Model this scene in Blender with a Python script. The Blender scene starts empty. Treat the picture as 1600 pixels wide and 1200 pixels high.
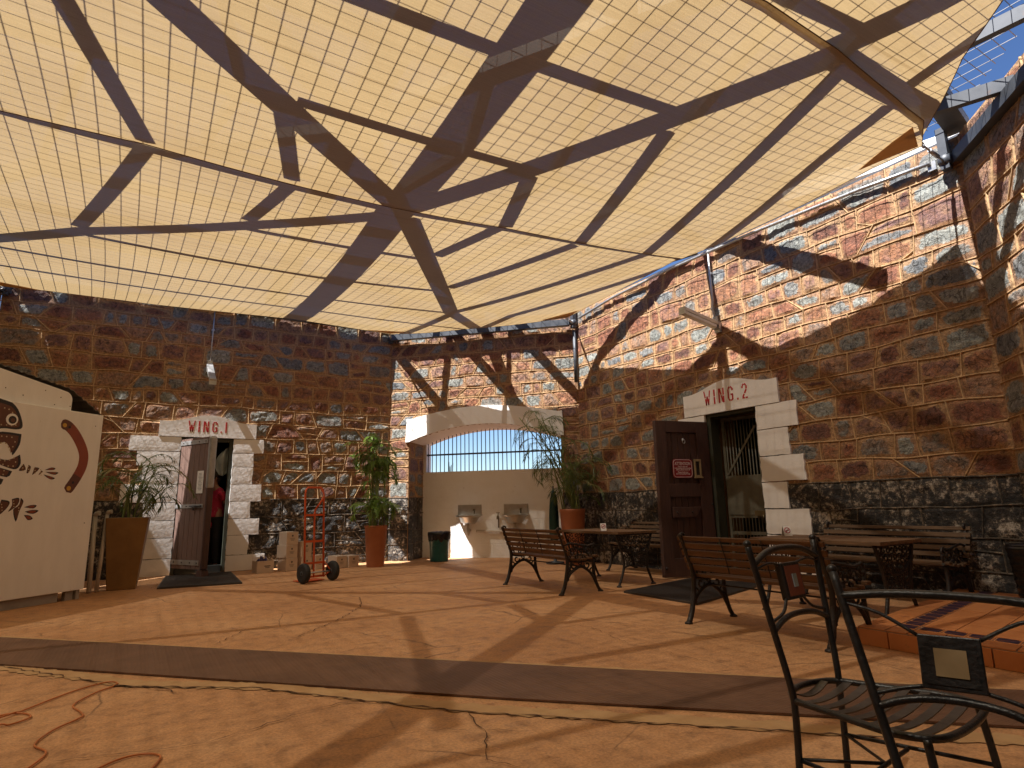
import bpy, bmesh, math, random
from mathutils import Vector, Matrix, noise
R = math.radians
rnd = random.Random(7)
SC = bpy.context.scene
COL = SC.collection

# ------------------------------------------------------------------ mesh builder
class MB:
    def __init__(s):
        s.v = []; s.f = []; s.sm = []; s.c = []
    def add(s, vs, fs, smooth=False, M=None):
        o = len(s.v)
        for p in vs:
            s.v.append(tuple(M @ Vector(p)) if M is not None else tuple(p))
        for f in fs:
            s.f.append(tuple(i + o for i in f)); s.sm.append(smooth)
    def box(s, c, d, rz=0.0, M=None, taper=None):
        hx, hy, hz = d[0] / 2, d[1] / 2, d[2] / 2
        tx, ty = taper if taper else (1, 1)
        vs = [(-hx, -hy, -hz), (hx, -hy, -hz), (hx, hy, -hz), (-hx, hy, -hz),
              (-hx * tx, -hy * ty, hz), (hx * tx, -hy * ty, hz), (hx * tx, hy * ty, hz), (-hx * tx, hy * ty, hz)]
        T = Matrix.Translation(c) @ Matrix.Rotation(rz, 4, 'Z')
        if M is not None: T = M @ T
        s.add(vs, [(0, 3, 2, 1), (4, 5, 6, 7), (0, 1, 5, 4), (1, 2, 6, 5), (2, 3, 7, 6), (3, 0, 4, 7)], M=T)
    def bar(s, a, b, w, h, up=(0, 0, 1)):
        a = Vector(a); b = Vector(b); d = b - a; L = d.length
        if L < 1e-6: return
        x = d / L; u = Vector(up)
        if abs(x.dot(u)) > .98: u = Vector((0, 1, 0))
        y = u.cross(x).normalized(); z = x.cross(y)
        M = Matrix(((x.x, y.x, z.x, 0), (x.y, y.y, z.y, 0), (x.z, y.z, z.z, 0), (0, 0, 0, 1)))
        M.translation = (a + b) / 2
        s.box((0, 0, 0), (L, w, h), M=M)
    def tube(s, pts, r, seg=8, caps=True, closed=False, flat=1.0):
        pts = [Vector(p) for p in pts]; n = len(pts)
        rs = r if isinstance(r, (list, tuple)) else [r] * n
        o = len(s.v); prev = None
        for i, p in enumerate(pts):
            if closed: t = pts[(i + 1) % n] - pts[i - 1]
            else: t = pts[min(i + 1, n - 1)] - pts[max(i - 1, 0)]
            if t.length < 1e-9: t = Vector((0, 0, 1))
            t.normalize()
            if prev is None:
                u = Vector((0, 0, 1)) if abs(t.z) < .9 else Vector((1, 0, 0))
                u = (u - t * u.dot(t)).normalized()
            else:
                u = prev - t * prev.dot(t)
                u = u.normalized() if u.length > 1e-6 else t.orthogonal().normalized()
            prev = u; w = t.cross(u)
            for k in range(seg):
                a = 2 * math.pi * k / seg
                s.v.append(tuple(p + (u * math.cos(a) * flat + w * math.sin(a)) * rs[i]))
        m = n if closed else n - 1
        for i in range(m):
            j = (i + 1) % n
            for k in range(seg):
                l = (k + 1) % seg
                s.f.append((o + i * seg + k, o + i * seg + l, o + j * seg + l, o + j * seg + k)); s.sm.append(True)
        if caps and not closed:
            s.f.append(tuple(o + k for k in reversed(range(seg)))); s.sm.append(False)
            s.f.append(tuple(o + (n - 1) * seg + k for k in range(seg))); s.sm.append(False)
    def lathe(s, prof, c=(0, 0, 0), seg=24, sq=None, M=None):
        o = len(s.v); n = len(prof)
        for (r, z) in prof:
            for k in range(seg):
                a = 2 * math.pi * k / seg
                p = Vector((c[0] + r * math.cos(a), c[1] + r * math.sin(a), c[2] + z))
                s.v.append(tuple(M @ p) if M is not None else tuple(p))
        for i in range(n - 1):
            for k in range(seg):
                l = (k + 1) % seg
                s.f.append((o + i * seg + k, o + i * seg + l, o + (i + 1) * seg + l, o + (i + 1) * seg + k)); s.sm.append(True)
        if prof[0][0] > 1e-5: s.f.append(tuple(o + k for k in reversed(range(seg)))); s.sm.append(False)
        if prof[-1][0] > 1e-5: s.f.append(tuple(o + (n - 1) * seg + k for k in range(seg))); s.sm.append(False)
    def prism(s, poly, z0, z1, M=None):
        n = len(poly)
        vs = [(p[0], p[1], z0) for p in poly] + [(p[0], p[1], z1) for p in poly]
        fs = [tuple(reversed(range(n))), tuple(range(n, 2 * n))]
        for i in range(n): fs.append((i, (i + 1) % n, n + (i + 1) % n, n + i))
        s.add(vs, fs, M=M)
    def ball(s, c, r, seg=10, rings=7, sc=(1, 1, 1)):
        prof = [(r * math.sin(math.pi * i / rings), -r * math.cos(math.pi * i / rings)) for i in range(rings + 1)]
        prof[0] = (1e-6, prof[0][1]); prof[-1] = (1e-6, prof[-1][1])
        M = Matrix.Translation(c) @ Matrix.Diagonal((*sc, 1))
        s.lathe(prof, seg=seg, M=M)
    def build(s, name, mat, parent=None, label=None, bevel=0, attr=False, subd=0):
        me = bpy.data.meshes.new(name)
        me.from_pydata(s.v, [], s.f); me.update()
        me.polygons.foreach_set('use_smooth', s.sm)
        if attr:
            a = me.attributes.new('data', 'FLOAT_COLOR', 'POINT')
            flat = [x for c in s.c for x in c]
            a.data.foreach_set('color', flat)
        me.materials.append(mat)
        o = bpy.data.objects.new(name, me); COL.objects.link(o)
        if parent is not None: o.parent = parent
        if label: o['label'] = label
        if bevel:
            m = o.modifiers.new('bevel', 'BEVEL'); m.width = bevel; m.segments = 2; m.limit_method = 'ANGLE'; m.angle_limit = R(40)
        if subd:
            m = o.modifiers.new('sub', 'SUBSURF'); m.levels = subd; m.render_levels = subd
        return o

def tag(o, label, cat, group=None):
    o['label'] = label; o['category'] = cat
    if group: o['group'] = group
    return o
def struct(o, label=None):
    o['kind'] = 'structure'
    if label: o['label'] = label
    return o
def thing(name, label, cat, loc=(0, 0, 0), rz=0.0, group=None, M=None):
    o = bpy.data.objects.new(name, None); COL.objects.link(o)
    o.empty_display_size = .2
    if M is not None: o.matrix_world = M
    else:
        o.location = loc; o.rotation_euler = (0, 0, rz)
    return tag(o, label, cat, group)
def dup(root, loc, rz, label, group=None):
    r = root.copy(); COL.objects.link(r); r.location = loc; r.rotation_euler = (0, 0, rz); r['label'] = label
    if group: r['group'] = group
    for ch in list(root.children):
        c = ch.copy(); COL.objects.link(c); c.parent = r
        for g in list(ch.children):
            d = g.copy(); COL.objects.link(d); d.parent = c
    return r
def spline(pts, n=8):
    P = [Vector(p) for p in pts]; out = []
    for i in range(len(P) - 1):
        p0 = P[max(i - 1, 0)]; p1 = P[i]; p2 = P[i + 1]; p3 = P[min(i + 2, len(P) - 1)]
        for k in range(n):
            t = k / n
            out.append(.5 * ((2 * p1) + (p2 - p0) * t + (2 * p0 - 5 * p1 + 4 * p2 - p3) * t * t + (3 * p1 - p0 - 3 * p2 + p3) * t ** 3))
    out.append(P[-1]); return out

# ------------------------------------------------------------------ materials
def nt(name):
    m = bpy.data.materials.new(name); m.use_nodes = True
    t = m.node_tree; t.nodes.clear()
    out = t.nodes.new('ShaderNodeOutputMaterial'); b = t.nodes.new('ShaderNodeBsdfPrincipled')
    t.links.new(b.outputs[0], out.inputs[0])
    return m, t, b, out
def N(t, typ, **kw):
    n = t.nodes.new(typ)
    for k, v in kw.items():
        if k in n.inputs.keys(): n.inputs[k].default_value = v
        else: setattr(n, k, v)
    return n
def ramp(t, stops, interp='LINEAR'):
    n = t.nodes.new('ShaderNodeValToRGB'); cr = n.color_ramp; cr.interpolation = interp
    while len(cr.elements) > 1: cr.elements.remove(cr.elements[-1])
    cr.elements[0].position = stops[0][0]; cr.elements[0].color = (*stops[0][1], 1)
    for p, c in stops[1:]:
        e = cr.elements.new(p); e.color = (*c, 1)
    return n
def math_n(t, op, a, b=None, clamp=False):
    n = t.nodes.new('ShaderNodeMath'); n.operation = op; n.use_clamp = clamp
    for i, x in enumerate((a, b)):
        if x is None: continue
        if isinstance(x, (int, float)): n.inputs[i].default_value = x
        else: t.links.new(x, n.inputs[i])
    return n.outputs[0]
def mixc(t, fac, a, b, blend='MIX'):
    n = t.nodes.new('ShaderNodeMix'); n.data_type = 'RGBA'; n.blend_type = blend
    if isinstance(fac, (int, float)): n.inputs[0].default_value = fac
    else: t.links.new(fac, n.inputs[0])
    for idx, x in ((6, a), (7, b)):
        if isinstance(x, tuple): n.inputs[idx].default_value = (*x, 1)
        else: t.links.new(x, n.inputs[idx])
    return n.outputs[2]
def pm(name, c1, c2=None, scale=8.0, rough=.6, bump=0.0, bscale=None, metal=0.0, stretch=(1, 1, 1), c3=None, c3s=3.0, c3t=.62, spec=.5, coord='Object'):
    m, t, b, out = nt(name)
    tc = N(t, 'ShaderNodeTexCoord'); mp = N(t, 'ShaderNodeMapping'); mp.inputs['Scale'].default_value = stretch
    t.links.new(tc.outputs[coord], mp.inputs[0])
    nz = N(t, 'ShaderNodeTexNoise', Scale=scale, Detail=6.0, Roughness=.6); t.links.new(mp.outputs[0], nz.inputs['Vector'])
    c2 = c2 or tuple(min(1, x * .75) for x in c1)
    rp = ramp(t, [(.3, c2), (.7, c1)]); t.links.new(nz.outputs[0], rp.inputs[0])
    col = rp.outputs[0]
    if c3:
        n3 = N(t, 'ShaderNodeTexNoise', Scale=c3s, Detail=8.0, Roughness=.7); t.links.new(mp.outputs[0], n3.inputs['Vector'])
        r3 = ramp(t, [(c3t - .06, (0, 0, 0)), (c3t + .06, (1, 1, 1))]); t.links.new(n3.outputs[0], r3.inputs[0])
        col = mixc(t, r3.outputs[0], col, c3)
    t.links.new(col, b.inputs['Base Color'])
    b.inputs['Metallic'].default_value = metal
    b.inputs['Specular IOR Level'].default_value = spec
    rr = ramp(t, [(.25, (max(0, rough - .1),) * 3), (.75, (min(1, rough + .1),) * 3)]); t.links.new(nz.outputs[0], rr.inputs[0])
    t.links.new(rr.outputs[0], b.inputs['Roughness'])
    if bump:
        nb = N(t, 'ShaderNodeTexNoise', Scale=bscale or scale * 3, Detail=5.0); t.links.new(mp.outputs[0], nb.inputs['Vector'])
        bp = N(t, 'ShaderNodeBump', Strength=bump, Distance=.02); t.links.new(nb.outputs[0], bp.inputs['Height'])
        t.links.new(bp.outputs[0], b.inputs['Normal'])
    return m

MORTAR = (.40, .225, .085)
def stone_material():
    m, t, b, out = nt('rubble_stone')
    at = N(t, 'ShaderNodeAttribute', attribute_name='data')
    sep = N(t, 'ShaderNodeSeparateColor'); t.links.new(at.outputs['Color'], sep.inputs[0])
    tone, edge, blk = sep.outputs[0], sep.outputs[1], sep.outputs[2]
    tc = N(t, 'ShaderNodeTexCoord'); co = tc.outputs['Object']
    n1 = N(t, 'ShaderNodeTexNoise', Scale=7.0, Detail=7.0, Roughness=.65); t.links.new(co, n1.inputs['Vector'])
    n2 = N(t, 'ShaderNodeTexNoise', Scale=26.0, Detail=6.0, Roughness=.7); t.links.new(co, n2.inputs['Vector'])
    n3 = N(t, 'ShaderNodeTexNoise', Scale=2.3, Detail=4.0); t.links.new(co, n3.inputs['Vector'])
    # tone with noise
    tn = math_n(t, 'ADD', tone, math_n(t, 'MULTIPLY', math_n(t, 'SUBTRACT', n1.outputs[0], .5), .46))
    rp = ramp(t, [(0.0, (.12, .058, .045)), (.14, (.23, .09, .05)), (.28, (.29, .135, .068)), (.40, (.17, .09, .08)), (.50, (.30, .17, .10)),
                  (.60, (.19, .155, .13)), (.70, (.19, .20, .185)), (.82, (.27, .28, .255)), (.92, (.20, .20, .19)), (1.0, (.14, .15, .16))])
    t.links.new(tn, rp.inputs[0])
    fine = ramp(t, [(.26, (.36, .36, .37)), (.5, (1, 1, 1)), (.74, (1.75, 1.65, 1.55))]); t.links.new(n2.outputs[0], fine.inputs[0])
    stone = mixc(t, 1.0, rp.outputs[0], fine.outputs[0], 'MULTIPLY')
    # orange mortar smear towards the edges
    e = math_n(t, 'ADD', math_n(t, 'ADD', edge, math_n(t, 'MULTIPLY', math_n(t, 'SUBTRACT', n1.outputs[0], .5), 1.25)), math_n(t, 'MULTIPLY', math_n(t, 'SUBTRACT', n2.outputs[0], .5), .7))
    em = ramp(t, [(.40, (1, 1, 1)), (.49, (0, 0, 0))]); t.links.new(e, em.inputs[0])
    mort = mixc(t, n3.outputs[0], (.30, .165, .078), (.45, .285, .145))
    h2 = math_n(t, 'FRACT', math_n(t, 'MULTIPLY', tone, 7.31))
    hb = ramp(t, [(.38, (0, 0, 0)), (.62, (1, 1, 1))]); t.links.new(h2, hb.inputs[0])
    mort = mixc(t, math_n(t, 'MULTIPLY', hb.outputs[0], .6), mort, mixc(t, n1.outputs[0], (.19, .085, .045), (.33, .165, .085)))
    mort2 = mixc(t, 1.0, mort, fine.outputs[0], 'MULTIPLY')
    n6 = N(t, 'ShaderNodeTexNoise', Scale=4.5, Detail=3.0, Distortion=1.6); t.links.new(co, n6.inputs['Vector'])
    fs_ = ramp(t, [(.478, (1, 1, 1)), (.496, (.22, .2, .2)), (.504, (.22, .2, .2)), (.522, (1, 1, 1))]); t.links.new(n6.outputs[0], fs_.inputs[0])
    stone = mixc(t, .8, stone, fs_.outputs[0], 'MULTIPLY')
    col = mixc(t, math_n(t, 'MULTIPLY', em.outputs[0], .88), stone, mort2)
    # worn black dado paint
    n4 = N(t, 'ShaderNodeTexNoise', Scale=17.0, Detail=10.0, Roughness=.8); t.links.new(co, n4.inputs['Vector'])
    n5 = N(t, 'ShaderNodeTexNoise', Scale=3.0, Detail=3.0); t.links.new(co, n5.inputs['Vector'])
    sp = math_n(t, 'ADD', n4.outputs[0], math_n(t, 'MULTIPLY', math_n(t, 'SUBTRACT', n5.outputs[0], .5), .5))
    pr = ramp(t, [(.43, (.012, .011, .011)), (.51, (.035, .03, .027)), (.555, (.13, .105, .08)), (.62, (.46, .40, .33))]); t.links.new(sp, pr.inputs[0])
    col = mixc(t, blk, col, pr.outputs[0])
    t.links.new(col, b.inputs['Base Color'])
    b.inputs['Roughness'].default_value = .82
    rr = mixc(t, blk, (.85, .85, .85), (.6, .6, .6)); t.links.new(rr, b.inputs['Roughness'])
    bp = N(t, 'ShaderNodeBump', Strength=.8, Distance=.03); t.links.new(n2.outputs[0], bp.inputs['Height'])
    bp2 = N(t, 'ShaderNodeBump', Strength=.5, Distance=.05); t.links.new(n1.outputs[0], bp2.inputs['Height']); t.links.new(bp.outputs[0], bp2.inputs['Normal'])
    t.links.new(bp2.outputs[0], b.inputs['Normal'])
    return m
def joint_material():
    m, t, b, out = nt('tuck_pointing')
    tc = N(t, 'ShaderNodeTexCoord'); co = tc.outputs['Object']
    n1 = N(t, 'ShaderNodeTexNoise', Scale=30.0, Detail=5.0); t.links.new(co, n1.inputs['Vector'])
    n3 = N(t, 'ShaderNodeTexNoise', Scale=3.0, Detail=4.0); t.links.new(co, n3.inputs['Vector'])
    c = mixc(t, n3.outputs[0], (.40, .24, .11), (.58, .39, .21))
    fine = ramp(t, [(.3, (.7, .7, .7)), (.7, (1.2, 1.2, 1.2))]); t.links.new(n1.outputs[0], fine.inputs[0])
    c = mixc(t, 1.0, c, fine.outputs[0], 'MULTIPLY')
    at = N(t, 'ShaderNodeAttribute', attribute_name='data')
    sep = N(t, 'ShaderNodeSeparateColor'); t.links.new(at.outputs['Color'], sep.inputs[0])
    n4 = N(t, 'ShaderNodeTexNoise', Scale=14.0, Detail=8.0, Roughness=.8); t.links.new(co, n4.inputs['Vector'])
    pr = ramp(t, [(.40, (.03, .026, .023)), (.54, (.12, .095, .07)), (.64, (.34, .25, .17))]); t.links.new(n4.outputs[0], pr.inputs[0])
    c = mixc(t, sep.outputs[2], c, pr.outputs[0])
    t.links.new(c, b.inputs['Base Color']); b.inputs['Roughness'].default_value = .85
    bp = N(t, 'ShaderNodeBump', Strength=.4, Distance=.01); t.links.new(n1.outputs[0], bp.inputs['Height']); t.links.new(bp.outputs[0], b.inputs['Normal'])
    return m
def sail_material():
    m, t, b, out = nt('shade_cloth')
    t.nodes.remove(b)
    tc = N(t, 'ShaderNodeTexCoord'); co = tc.outputs['Object']
    n1 = N(t, 'ShaderNodeTexNoise', Scale=170.0, Detail=3.0); t.links.new(co, n1.inputs['Vector'])
    mp = N(t, 'ShaderNodeMapping'); mp.inputs['Scale'].default_value = (2, 90, 1); t.links.new(co, mp.inputs[0])
    n2 = N(t, 'ShaderNodeTexNoise', Scale=1.0, Detail=2.0); t.links.new(mp.outputs[0], n2.inputs['Vector'])
    n3 = N(t, 'ShaderNodeTexNoise', Scale=1.2, Detail=4.0); t.links.new(co, n3.inputs['Vector'])
    v = math_n(t, 'ADD', math_n(t, 'MULTIPLY', n1.outputs[0], .45), math_n(t, 'ADD', math_n(t, 'MULTIPLY', n2.outputs[0], .35), math_n(t, 'MULTIPLY', n3.outputs[0], .2)))
    sx_ = N(t, 'ShaderNodeSeparateXYZ'); t.links.new(co, sx_.inputs[0])
    fy = math_n(t, 'FRACT', math_n(t, 'ADD', math_n(t, 'MULTIPLY', sx_.outputs[1], .53), math_n(t, 'MULTIPLY', n3.outputs[0], .012)))
    sm = ramp(t, [(0, (.80, .78, .75)), (.011, (.80, .78, .75)), (.0125, (1, 1, 1))]); t.links.new(fy, sm.inputs[0])
    n9 = N(t, 'ShaderNodeTexNoise', Scale=.5, Detail=6.0, Roughness=.6); t.links.new(co, n9.inputs['Vector'])
    st = ramp(t, [(.32, (.86, .84, .82)), (.55, (1, 1, 1))]); t.links.new(n9.outputs[0], st.inputs[0])
    r1 = ramp(t, [(.35, (.292, .203, .098)), (.65, (.392, .279, .138))]); t.links.new(v, r1.inputs[0])
    r2 = ramp(t, [(.35, (.54, .38, .20)), (.65, (.66, .48, .27))]); t.links.new(v, r2.inputs[0])
    d = N(t, 'ShaderNodeBsdfDiffuse'); t.links.new(r2.outputs[0], d.inputs[0])
    tl = N(t, 'ShaderNodeBsdfTranslucent'); t.links.new(mixc(t, 1.0, mixc(t, 1.0, r1.outputs[0], sm.outputs[0], 'MULTIPLY'), st.outputs[0], 'MULTIPLY'), tl.inputs[0])
    tp = N(t, 'ShaderNodeBsdfTransparent'); tp.inputs[0].default_value = (1, .94, .82, 1)
    a = N(t, 'ShaderNodeMixShader'); a.inputs[0].default_value = .5; t.links.new(d.outputs[0], a.inputs[1]); t.links.new(tl.outputs[0], a.inputs[2])
    c = N(t, 'ShaderNodeMixShader'); c.inputs[0].default_value = SAIL_T
    t.links.new(a.outputs[0], c.inputs[1]); t.links.new(tp.outputs[0], c.inputs[2])
    t.links.new(c.outputs[0], out.inputs[0])
    return m
SAIL_T = .06
def floor_material():
    m, t, b, out = nt('worn_cement')
    tc = N(t, 'ShaderNodeTexCoord'); co = tc.outputs['Object']
    n1 = N(t, 'ShaderNodeTexNoise', Scale=.9, Detail=8.0, Roughness=.62); t.links.new(co, n1.inputs['Vector'])
    n2 = N(t, 'ShaderNodeTexNoise', Scale=9.0, Detail=8.0, Roughness=.7); t.links.new(co, n2.inputs['Vector'])
    n3 = N(t, 'ShaderNodeTexNoise', Scale=70.0, Detail=4.0, Roughness=.7); t.links.new(co, n3.inputs['Vector'])
    r1 = ramp(t, [(.3, (.40, .20, .088)), (.5, (.50, .262, .12)), (.7, (.58, .33, .165))]); t.links.new(n1.outputs[0], r1.inputs[0])
    r2 = ramp(t, [(.28, (.55, .52, .5)), (.48, (1, 1, 1)), (.75, (1.25, 1.25, 1.22))]); t.links.new(n2.outputs[0], r2.inputs[0])
    r3 = ramp(t, [(.28, (.66, .64, .62)), (.5, (1, 1, 1)), (.72, (1.25, 1.25, 1.25))]); t.links.new(n3.outputs[0], r3.inputs[0])
    c = mixc(t, 1.0, r1.outputs[0], r2.outputs[0], 'MULTIPLY'); c = mixc(t, 1.0, c, r3.outputs[0], 'MULTIPLY')
    # hairline cracks
    w = N(t, 'ShaderNodeTexNoise', Scale=2.0, Detail=5.0); t.links.new(co, w.inputs['Vector'])
    wv = mixc(t, .16, co, w.outputs['Color'])
    vo = N(t, 'ShaderNodeTexVoronoi', Scale=.75, feature='DISTANCE_TO_EDGE'); t.links.new(wv, vo.inputs['Vector'])
    cr = ramp(t, [(.0, (1, 1, 1)), (.005, (0, 0, 0))]); t.links.new(vo.outputs['Distance'], cr.inputs[0])
    gate = ramp(t, [(.48, (0, 0, 0)), (.56, (1, 1, 1))]); t.links.new(n1.outputs[0], gate.inputs[0])
    c = mixc(t, math_n(t, 'MULTIPLY', math_n(t, 'MULTIPLY', cr.outputs[0], gate.outputs[0]), .75), c, (.10, .05, .025))
    # dark spill stains
    n6 = N(t, 'ShaderNodeTexNoise', Scale=2.6, Detail=7.0, Roughness=.75); t.links.new(co, n6.inputs['Vector'])
    st = ramp(t, [(.66, (0, 0, 0)), (.74, (1, 1, 1))]); t.links.new(n6.outputs[0], st.inputs[0])
    c = mixc(t, math_n(t, 'MULTIPLY', st.outputs[0], .5), c, (.13, .075, .045))
    t.links.new(c, b.inputs['Base Color'])
    rr = ramp(t, [(.3, (.55, .55, .55)), (.7, (.8, .8, .8))]); t.links.new(n2.outputs[0], rr.inputs[0]); t.links.new(rr.outputs[0], b.inputs['Roughness'])
    bp = N(t, 'ShaderNodeBump', Strength=.25, Distance=.01); t.links.new(n3.outputs[0], bp.inputs['Height'])
    bp2 = N(t, 'ShaderNodeBump', Strength=.3, Distance=.03); t.links.new(n2.outputs[0], bp2.inputs['Height']); t.links.new(bp.outputs[0], bp2.inputs['Normal'])
    t.links.new(bp2.outputs[0], b.inputs['Normal'])
    return m
def rubber_material():
    m, t, b, out = nt('ribbed_rubber')
    tc = N(t, 'ShaderNodeTexCoord'); co = tc.outputs['Object']
    n1 = N(t, 'ShaderNodeTexNoise', Scale=2.0, Detail=7.0, Roughness=.65); t.links.new(co, n1.inputs['Vector'])
    r1 = ramp(t, [(.3, (.095, .043, .022)), (.7, (.18, .09, .05))]); t.links.new(n1.outputs[0], r1.inputs[0])
    t.links.new(r1.outputs[0], b.inputs['Base Color']); b.inputs['Roughness'].default_value = .6
    ck = N(t, 'ShaderNodeTexVoronoi', Scale=38.0, Randomness=0.0); t.links.new(co, ck.inputs['Vector'])
    bp = N(t, 'ShaderNodeBump', Strength=.7, Distance=.006); t.links.new(ck.outputs['Distance'], bp.inputs['Height']); t.links.new(bp.outputs[0], b.inputs['Normal'])
    return m
def plank_material(name, c1, c2):
    return pm(name, c1, c2, scale=5.0, rough=.6, bump=.25, bscale=16, stretch=(.6, 9, 9), spec=.3)
def leaf_material(name, c1, c2):
    m, t, b, out = nt(name)
    oi = N(t, 'ShaderNodeTexCoord')
    n1 = N(t, 'ShaderNodeTexNoise', Scale=5.0, Detail=3.0); t.links.new(oi.outputs['Object'], n1.inputs['Vector'])
    r1 = ramp(t, [(.3, c2), (.7, c1)]); t.links.new(n1.outputs[0], r1.inputs[0])
    t.links.new(r1.outputs[0], b.inputs['Base Color']); b.inputs['Roughness'].default_value = .45
    tl = N(t, 'ShaderNodeBsdfTranslucent'); t.links.new(r1.outputs[0], tl.inputs[0])
    mx = N(t, 'ShaderNodeMixShader'); mx.inputs[0].default_value = .35
    t.links.new(b.outputs[0], mx.inputs[1]); t.links.new(tl.outputs[0], mx.inputs[2]); t.links.new(mx.outputs[0], out.inputs[0])
    return m
def gloss(name, c, rough, metal=0.0, trans=0.0, alpha=1.0):
    m, t, b, out = nt(name)
    tc = N(t, 'ShaderNodeTexCoord'); n1 = N(t, 'ShaderNodeTexNoise', Scale=12.0, Detail=5.0); t.links.new(tc.outputs['Object'], n1.inputs['Vector'])
    r1 = ramp(t, [(.3, tuple(x * .8 for x in c)), (.7, c)]); t.links.new(n1.outputs[0], r1.inputs[0]); t.links.new(r1.outputs[0], b.inputs['Base Color'])
    b.inputs['Roughness'].default_value = rough; b.inputs['Metallic'].default_value = metal
    b.inputs['Transmission Weight'].default_value = trans; b.inputs['Alpha'].default_value = alpha
    return m

M_STONE = stone_material(); M_JOINT = joint_material(); M_SAIL = sail_material(); M_FLOOR = floor_material(); M_RUBBER = rubber_material()
M_MORTAR = pm('mortar_bed', (.36, .2, .08), (.24, .12, .045), scale=6, rough=.9, bump=.4)
M_WHITE = pm('white_wash', (.84, .82, .80), (.76, .74, .72), scale=4, rough=.62, bump=.12, bscale=22, c3=(.60, .54, .47), c3s=7, c3t=.72)
M_ARCHW = pm('arch_white', (.85, .83, .81), (.80, .78, .76), scale=3, rough=.65, bump=.12, bscale=20)
def cream_material():
    m, t, b, out = nt('cream_painted_blocks')
    tc = N(t, 'ShaderNodeTexCoord'); mp = N(t, 'ShaderNodeMapping'); mp.inputs['Rotation'].default_value = (R(90), 0, 0)
    t.links.new(tc.outputs['Object'], mp.inputs[0])
    n1 = N(t, 'ShaderNodeTexNoise', Scale=4.0, Detail=7.0, Roughness=.65); t.links.new(mp.outputs[0], n1.inputs['Vector'])
    w = mixc(t, .06, mp.outputs[0], n1.outputs['Color'])
    br = N(t, 'ShaderNodeTexBrick', Scale=1.0); br.inputs['Brick Width'].default_value = .46; br.inputs['Row Height'].default_value = .22
    br.inputs['Mortar Size'].default_value = .012; br.inputs['Mortar Smooth'].default_value = .8; t.links.new(w, br.inputs['Vector'])
    r1 = ramp(t, [(.3, (.81, .79, .75)), (.7, (.87, .86, .84))]); t.links.new(n1.outputs[0], r1.inputs[0])
    n2 = N(t, 'ShaderNodeTexNoise', Scale=9.0, Detail=9.0, Roughness=.75); t.links.new(mp.outputs[0], n2.inputs['Vector'])
    r2 = ramp(t, [(.62, (0, 0, 0)), (.72, (1, 1, 1))]); t.links.new(n2.outputs[0], r2.inputs[0])
    c = mixc(t, math_n(t, 'MULTIPLY', r2.outputs[0], .4), r1.outputs[0], (.36, .27, .2))
    t.links.new(c, b.inputs['Base Color']); b.inputs['Roughness'].default_value = .5
    bp = N(t, 'ShaderNodeBump', Strength=.22, Distance=-.012); t.links.new(br.outputs['Fac'], bp.inputs['Height'])
    bp2 = N(t, 'ShaderNodeBump', Strength=.5, Distance=.03); t.links.new(n1.outputs[0], bp2.inputs['Height']); t.links.new(bp.outputs[0], bp2.inputs['Normal'])
    t.links.new(bp2.outputs[0], b.inputs['Normal'])
    return m
M_CREAM = cream_material()
M_RED = pm('red_stencil_paint', (.52, .02, .025), (.36, .012, .018), scale=20, rough=.55)
M_STEEL = pm('grey_steel', (.085, .092, .105), (.05, .055, .065), scale=5, rough=.5, metal=.2, c3=(.13, .07, .04), c3s=7, c3t=.68)
M_WIRE = pm('galvanised_wire', (.25, .25, .26), rough=.5, metal=.6)
M_GALV = pm('galvanised', (.50, .50, .50), (.36, .36, .36), scale=14, rough=.42, metal=.7)
M_IRON = pm('cast_iron', (.028, .022, .02), (.014, .011, .01), scale=18, rough=.5, bump=.3, bscale=60)
M_SLAT = plank_material('bench_slats', (.17, .09, .045), (.09, .045, .022))
M_SLATG = plank_material('weathered_slats', (.15, .09, .05), (.075, .045, .025))
M_TABLE = plank_material('table_top', (.21, .125, .07), (.12, .066, .034))
M_DOOR = pm('brown_door_paint', (.085, .042, .032), (.052, .025, .02), scale=6, rough=.5, bump=.25, bscale=10, stretch=(8, 8, .6))
M_DOORL = pm('faded_door_boards', (.20, .12, .095), (.12, .07, .055), scale=6, rough=.6, bump=.25, bscale=10, stretch=(10, 10, .6))
M_FRAME = pm('green_brown_frame', (.05, .055, .035), (.03, .03, .02), scale=6, rough=.6)
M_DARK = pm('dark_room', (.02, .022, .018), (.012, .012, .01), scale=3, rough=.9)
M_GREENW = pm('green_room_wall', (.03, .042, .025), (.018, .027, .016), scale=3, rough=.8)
M_BARS = pm('barred_gate_iron', (.15, .14, .105), (.10, .09, .065), scale=9, rough=.5)
M_KIOSK = pm('kiosk_paint', (.85, .84, .835), (.77, .76, .75), scale=2.2, rough=.55, bump=.08, bscale=9, stretch=(3, 3, .7), c3=(.36, .29, .22), c3s=6, c3t=.70)
M_KIOSKD = pm('kiosk_plinth', (.36, .33, .30), (.26, .24, .22), scale=3, rough=.6)
M_TIN = pm('corrugated_tin', (.19, .175, .15), (.12, .105, .09), scale=4, rough=.55, metal=.4)
M_PAINTB = pm('painted_brown', (.13, .045, .022), (.10, .033, .018), scale=9, rough=.5)
M_PAINTK = pm('painted_black', (.02, .016, .018), rough=.5)
M_PAINTR = pm('painted_rust', (.27, .06, .025), (.22, .045, .02), scale=7, rough=.5)
M_PAINTY = pm('painted_yellow', (.62, .36, .04), rough=.5)
M_DOT = pm('painted_cream_dots', (.55, .45, .28), rough=.5)
M_TERRA = pm('terracotta', (.42, .155, .07), (.32, .11, .05), scale=5, rough=.6, bump=.1, c3=(.5, .3, .2), c3s=4, c3t=.68)
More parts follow.
